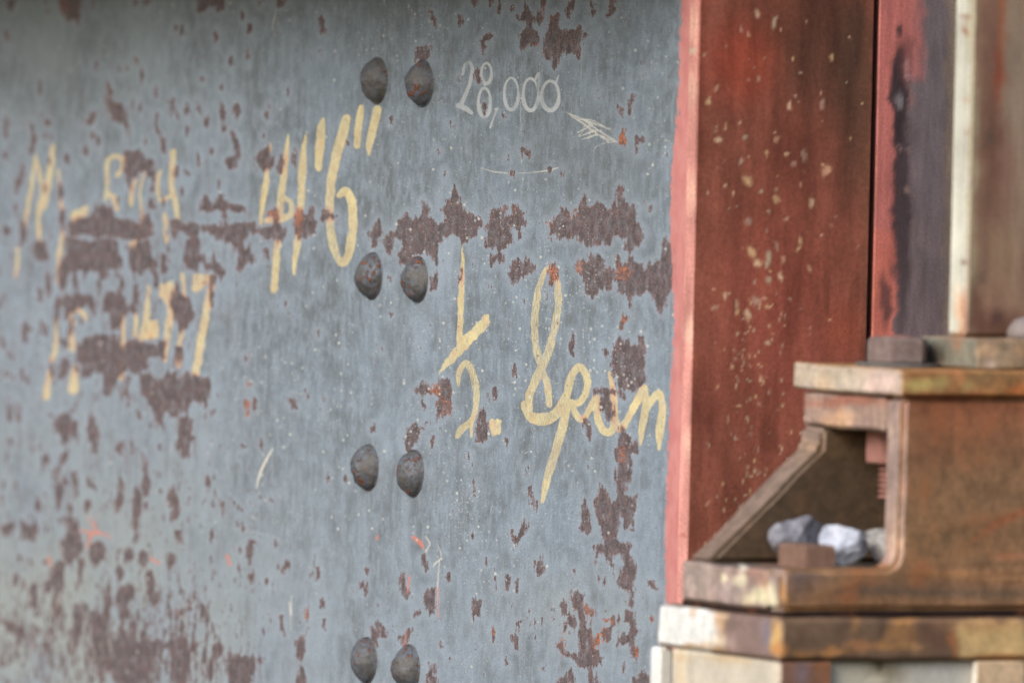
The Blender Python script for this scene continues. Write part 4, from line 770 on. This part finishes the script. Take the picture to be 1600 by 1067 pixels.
dP = [(1512, 28, 8, 5, (150, 100, 80), .8, .6, 'n'), (1513, 50, 7, 9, (150, 96, 76), .9, .6, 'n'), (1509, 160, 6, 5, (190, 160, 140), .7, .7, 'n'), (1514, 202, 5, 5, (160, 110, 80), .8, .6, 'n'), (1508, 410, 6, 5, (120, 90, 76), .9, .5, 'n'),
      (1510, 494, 12, 42, (196, 140, 112), .9, .3, 'n'), (1498, 500, 5, 50, (220, 190, 160), .8, .5, 'n'), (1508, 525, 14, 16, (200, 160, 130), .7, .6, 'n'),
      (1520, 60, 6, 620, (176, 172, 140), .6, .8, None), (1548, 100, 16, 400, (122, 88, 74), .7, .9, 'e'), (1568, 40, 7, 90, (150, 80, 48), .85, .6, 'e'), (1562, 120, 7, 50, (150, 72, 50), .85, .6, 'e'), (1590, 150, 20, 220, (154, 138, 120), .8, .8, 'e'),
      (1575, 260, 16, 60, (158, 120, 104), .6, .8, 'e'), (1555, 230, 14, 50, (122, 84, 70), .6, .9, 'e'), (1545, 216, 5, 14, (96, 84, 74), .7, .7, 'e'), (1534, 432, 7, 8, (104, 88, 76), .7, .7, 'e'), (1560, 400, 20, 40, (154, 130, 104), .6, .9, 'e'),
      (1560, 510, 50, 24, (96, 66, 54), .85, .7, 'e'), (1524, 480, 8, 40, (104, 70, 56), .8, .7, 'e'), (1555, 497, 8, 12, (84, 60, 56), .7, .7, 'e')]
tint(me, MP, dP, (150, 120, 100), n_base=WH, seed=33, nz=.2)
link('flat_bar', me, painted_material('streaked_worn_paint', 80, .35, .6, 420, .0006, .14), post, world=MP)
bh = loc_b(.204, .021, .1872)
head = link('bolt_head', lathe([(.0005, 0), (.0165, 0), (.0168, .004), (.0155, .008), (.012, .0125), (.006, .015), (.0005, .0155)], 28), plain_mat('bolt_head_steel', (124, 116, 116), (142, 134, 132)), None, smooth=True, world=Matrix.Translation(bh))
tag(head, 'rounded grey bolt head on the sole plate in front of the post', 'bolt')

# ------------------------------------------------------------------ stones and square nut on the base of the shoe
def stone(name, c, dims, seed, mat, rotz, label, flat=.0):
    rg = random.Random(seed); bm = bmesh.new(); bmesh.ops.create_icosphere(bm, subdivisions=4, radius=1)
    pl = []
    for _ in range(13):
        n = Vector((rg.gauss(0, 1), rg.gauss(0, 1), rg.gauss(0, 1))).normalized(); pl.append((n, rg.uniform(.5, .85)))
    for v in bm.verts:
        for n, d in pl:
            t = v.co.dot(n)
            if t > d: v.co -= n * (t - d) * .97
    from mathutils import noise as mn
    for v in bm.verts: v.co += v.co.normalized() * (.10 * mn.noise(v.co * 2.2 + Vector((seed, 0, 0))) + .05 * mn.noise(v.co * 7))
    zmin = min(v.co.z for v in bm.verts)
    for v in bm.verts:
        v.co = Vector((v.co.x * dims[0], v.co.y * dims[1], (v.co.z - zmin) * dims[2] * .5))
    me = bpy.data.meshes.new(name); bm.to_mesh(me); bm.free(); me.update()
    o = link(name, me, mat, None, world=frame(c) @ Matrix.Rotation(rotz, 4, 'Z')); tag(o, label, 'stone', 'stones lying inside the bearing shoe'); return o
st_l = plain_mat('pale_bluish_stone', (160, 168, 186), (206, 214, 230), 140, .8, .0015)
st_d = plain_mat('grey_stone', (108, 108, 116), (146, 148, 160), 140, .8, .0015)
st_m = plain_mat('mottled_stone', (150, 148, 150), (208, 206, 200), 120, .8, .0015)
zb = hb - .0012
def on_base(px, b):        # where the vertical line at pixel column px meets the base's top, b back from the front
    p = on_plane(px, 880, OB + Bk * b, E); return (p - OB).dot(Wd)
stone('stone', loc_b(on_base(1244, .085), .085, zb), (.024, .020, .035), 3, st_d, .5, 'dull grey angular stone behind the square nut, leftmost in the shoe')
stone('stone', loc_b(on_base(1318, .065), .065, zb), (.0185, .018, .036), 8, st_l, 0.2, 'pale bluish-white stone to the right of the square nut, brightest of the three')
stone('stone', loc_b(on_base(1385, .070), .070, zb), (.016, .016, .030), 5, st_m, .2, 'mottled stone half hidden behind the front wall of the shoe')
sn = loc_b(on_base(1268, .035), .042, zb)
me = ngon_prism(4, .0268, .0165, 0, math.radians(45), .0012)
o = link('square_nut', me, plain_mat('brown_nut', (118, 92, 78), (136, 106, 92)), None, world=frame(sn) @ Matrix.Diagonal((.62, 1.05, 1, 1))); tag(o, 'small square brown nut lying on the base of the shoe before the stones', 'nut')

# ================================================================== PEDESTAL under the shoe
OPd = loc_b(0, 0, -.0045)
MPd = frame(OPd)
ped = empty('bearing_pedestal', OPd, 'cream and rust steel pedestal with peeling white paint, under the bearing shoe', 'pedestal')
me = box_grid(.004, WB - .004, .004, .150, 0, .0045, .02, .0004)
tint(me, MPd, [], (48, 34, 30)); link('gap_shadow_shim', me, cast, ped, world=MPd)  # dark strip: shadow of the gap under the shoe put into its colour
hc = .0300
me = box_grid(-.001, WB + .001, -.001, .1775, -hc, -.0002, .0028, .0035)
CW = (232, 236, 236)
dC = [(1060, 975, 50, 60, CW, .98, .12, 'n'), (1095, 965, 26, 36, CW, .98, .3, 'n'), (1108, 990, 16, 20, CW, .9, .5, 'n'), (1085, 952, 7, 10, (206, 170, 130), .8, .6, 'n'), (1120, 1000, 14, 8, (236, 224, 200), .7, .6, 'n'), (1124, 970, 8, 26, (214, 178, 140), .7, .6, 'n'), (1135, 955, 7, 12, (220, 196, 160), .7, .6, 'n'),
      (1062, 1012, 30, 6, (190, 150, 90), .8, .6, 'n'), (1100, 1012, 30, 5, (190, 150, 90), .7, .6, 'n'), (1145, 1003, 8, 8, (206, 180, 176), .6, .8, 'n'), (1170, 985, 30, 40, (136, 118, 116), .6, .7, 'n'), (1197, 990, 6, 30, (132, 134, 156), .5, .8, 'n'), (1210, 990, 8, 24, (206, 170, 110), .9, .6, None), (1216, 1015, 10, 12, (196, 140, 80), .8, .6, None),
      (1410, 985, 22, 20, (196, 144, 92), .55, .6, 'e'), (1420, 968, 22, 7, (190, 138, 84), .55, .6, 'e'), (1378, 1005, 12, 8, (206, 150, 90), .55, .6, 'e'), (1345, 1008, 22, 7, (200, 140, 90), .55, .7, 'e'), (1300, 1018, 24, 5, (214, 150, 84), .55, .6, 'e'), (1255, 1020, 18, 5, (200, 144, 80), .55, .6, 'e'), (1412, 1012, 30, 7, (206, 156, 104), .55, .6, 'e'), (1334, 975, 5, 14, (160, 120, 80), .7, .7, 'e'),
      (1380, 985, 6, 14, (80, 62, 56), .7, .7, 'e'), (1463, 990, 30, 22, (112, 84, 68), .8, .7, 'e'), (1550, 1000, 54, 30, (216, 184, 130), .95, .15, 'e'), (1488, 1005, 6, 22, (176, 116, 70), .8, .6, 'e'), (1560, 1028, 50, 5, (190, 130, 80), .8, .6, 'e'), (1545, 975, 60, 10, (196, 150, 104), .6, .8, 'e')]
warp(me, .0011, 34, 53); tint(me, MPd, dC, (116, 94, 76), n_base=(140, 118, 110), seed=41, nz=.25)
link('cap_plate', me, shoe_mat('peeling_white_over_rust', nscale=80, amp=.28, rough=.6, fine=380, bump=.0008, stretch=1), ped, world=MPd)
cream = painted_material('cream_paint', 60, .22, .6, 380, .0005, .5)
zl, zh = -.42, -hc - .0002
# side panel (cream), ribs at the front, recessed panels between them
me = box_grid(.0015, .010, .0079, .160, zl, zh, .004, .002)
dS = [(1140, 1032, 30, 6, (196, 172, 130), .6, .8, 'n'), (1064, 1040, 10, 80, (232, 212, 178), .6, .8, 'n'), (1110, 1026, 80, 4, (200, 170, 120), .5, .8, 'n')]
tint(me, MPd, dS, (208, 202, 186), n_base=(202, 196, 182), seed=43, nz=.05)
link('side_panel', me, cream, ped, world=MPd)
for (x0, x1, base, nb_) in ((.0008, .0415, (138, 104, 88), (210, 200, 184)), (.1545, .1945, (218, 190, 156), (226, 224, 216)), (.330, .371, (138, 104, 88), (200, 190, 174)), (WB - .042, WB - .001, (160, 120, 96), (200, 190, 174))):
    me = box_grid(x0, x1, .0005, .0078, zl, zh, .004, .0015)
    tint(me, MPd, [(1290, 1040, 16, 40, (150, 100, 60), .6, .8, 'e'), (1252, 1055, 8, 24, (126, 116, 128), .7, .8, 'e')], base, n_base=nb_, seed=44, nz=.2)
    link('rib', me, shoe_mat('rusty_rib', nscale=80, amp=.35, rough=.7, fine=380, bump=.0007, stretch=.6), ped, world=MPd)
me = box_grid(.0101, WB - .004, .0082, .016, zl, zh, .004, .001)
dR = [(1385, 1046, 28, 26, (150, 136, 104), .8, .7, 'e'), (1378, 1036, 6, 9, (64, 54, 46), .9, .6, 'e'), (1370, 1060, 16, 8, (236, 226, 206), .9, .5, 'e'), (1330, 1040, 22, 40, (196, 190, 168), .6, .9, 'e'), (1480, 1045, 60, 40, (206, 206, 204), .6, .9, 'e')]
tint(me, MPd, dR, (206, 202, 188), seed=45, nz=.06)
link('recessed_panel', me, cream, ped, world=MPd)
me = box_grid(-.0015, .010, .172, .186, zl, -hc - .0003, .004, .002)
tint(me, MPd, [], (236, 236, 230), n_base=(232, 236, 236), seed=46, nz=.04)
link('rear_rib', me, cream, ped, world=MPd)
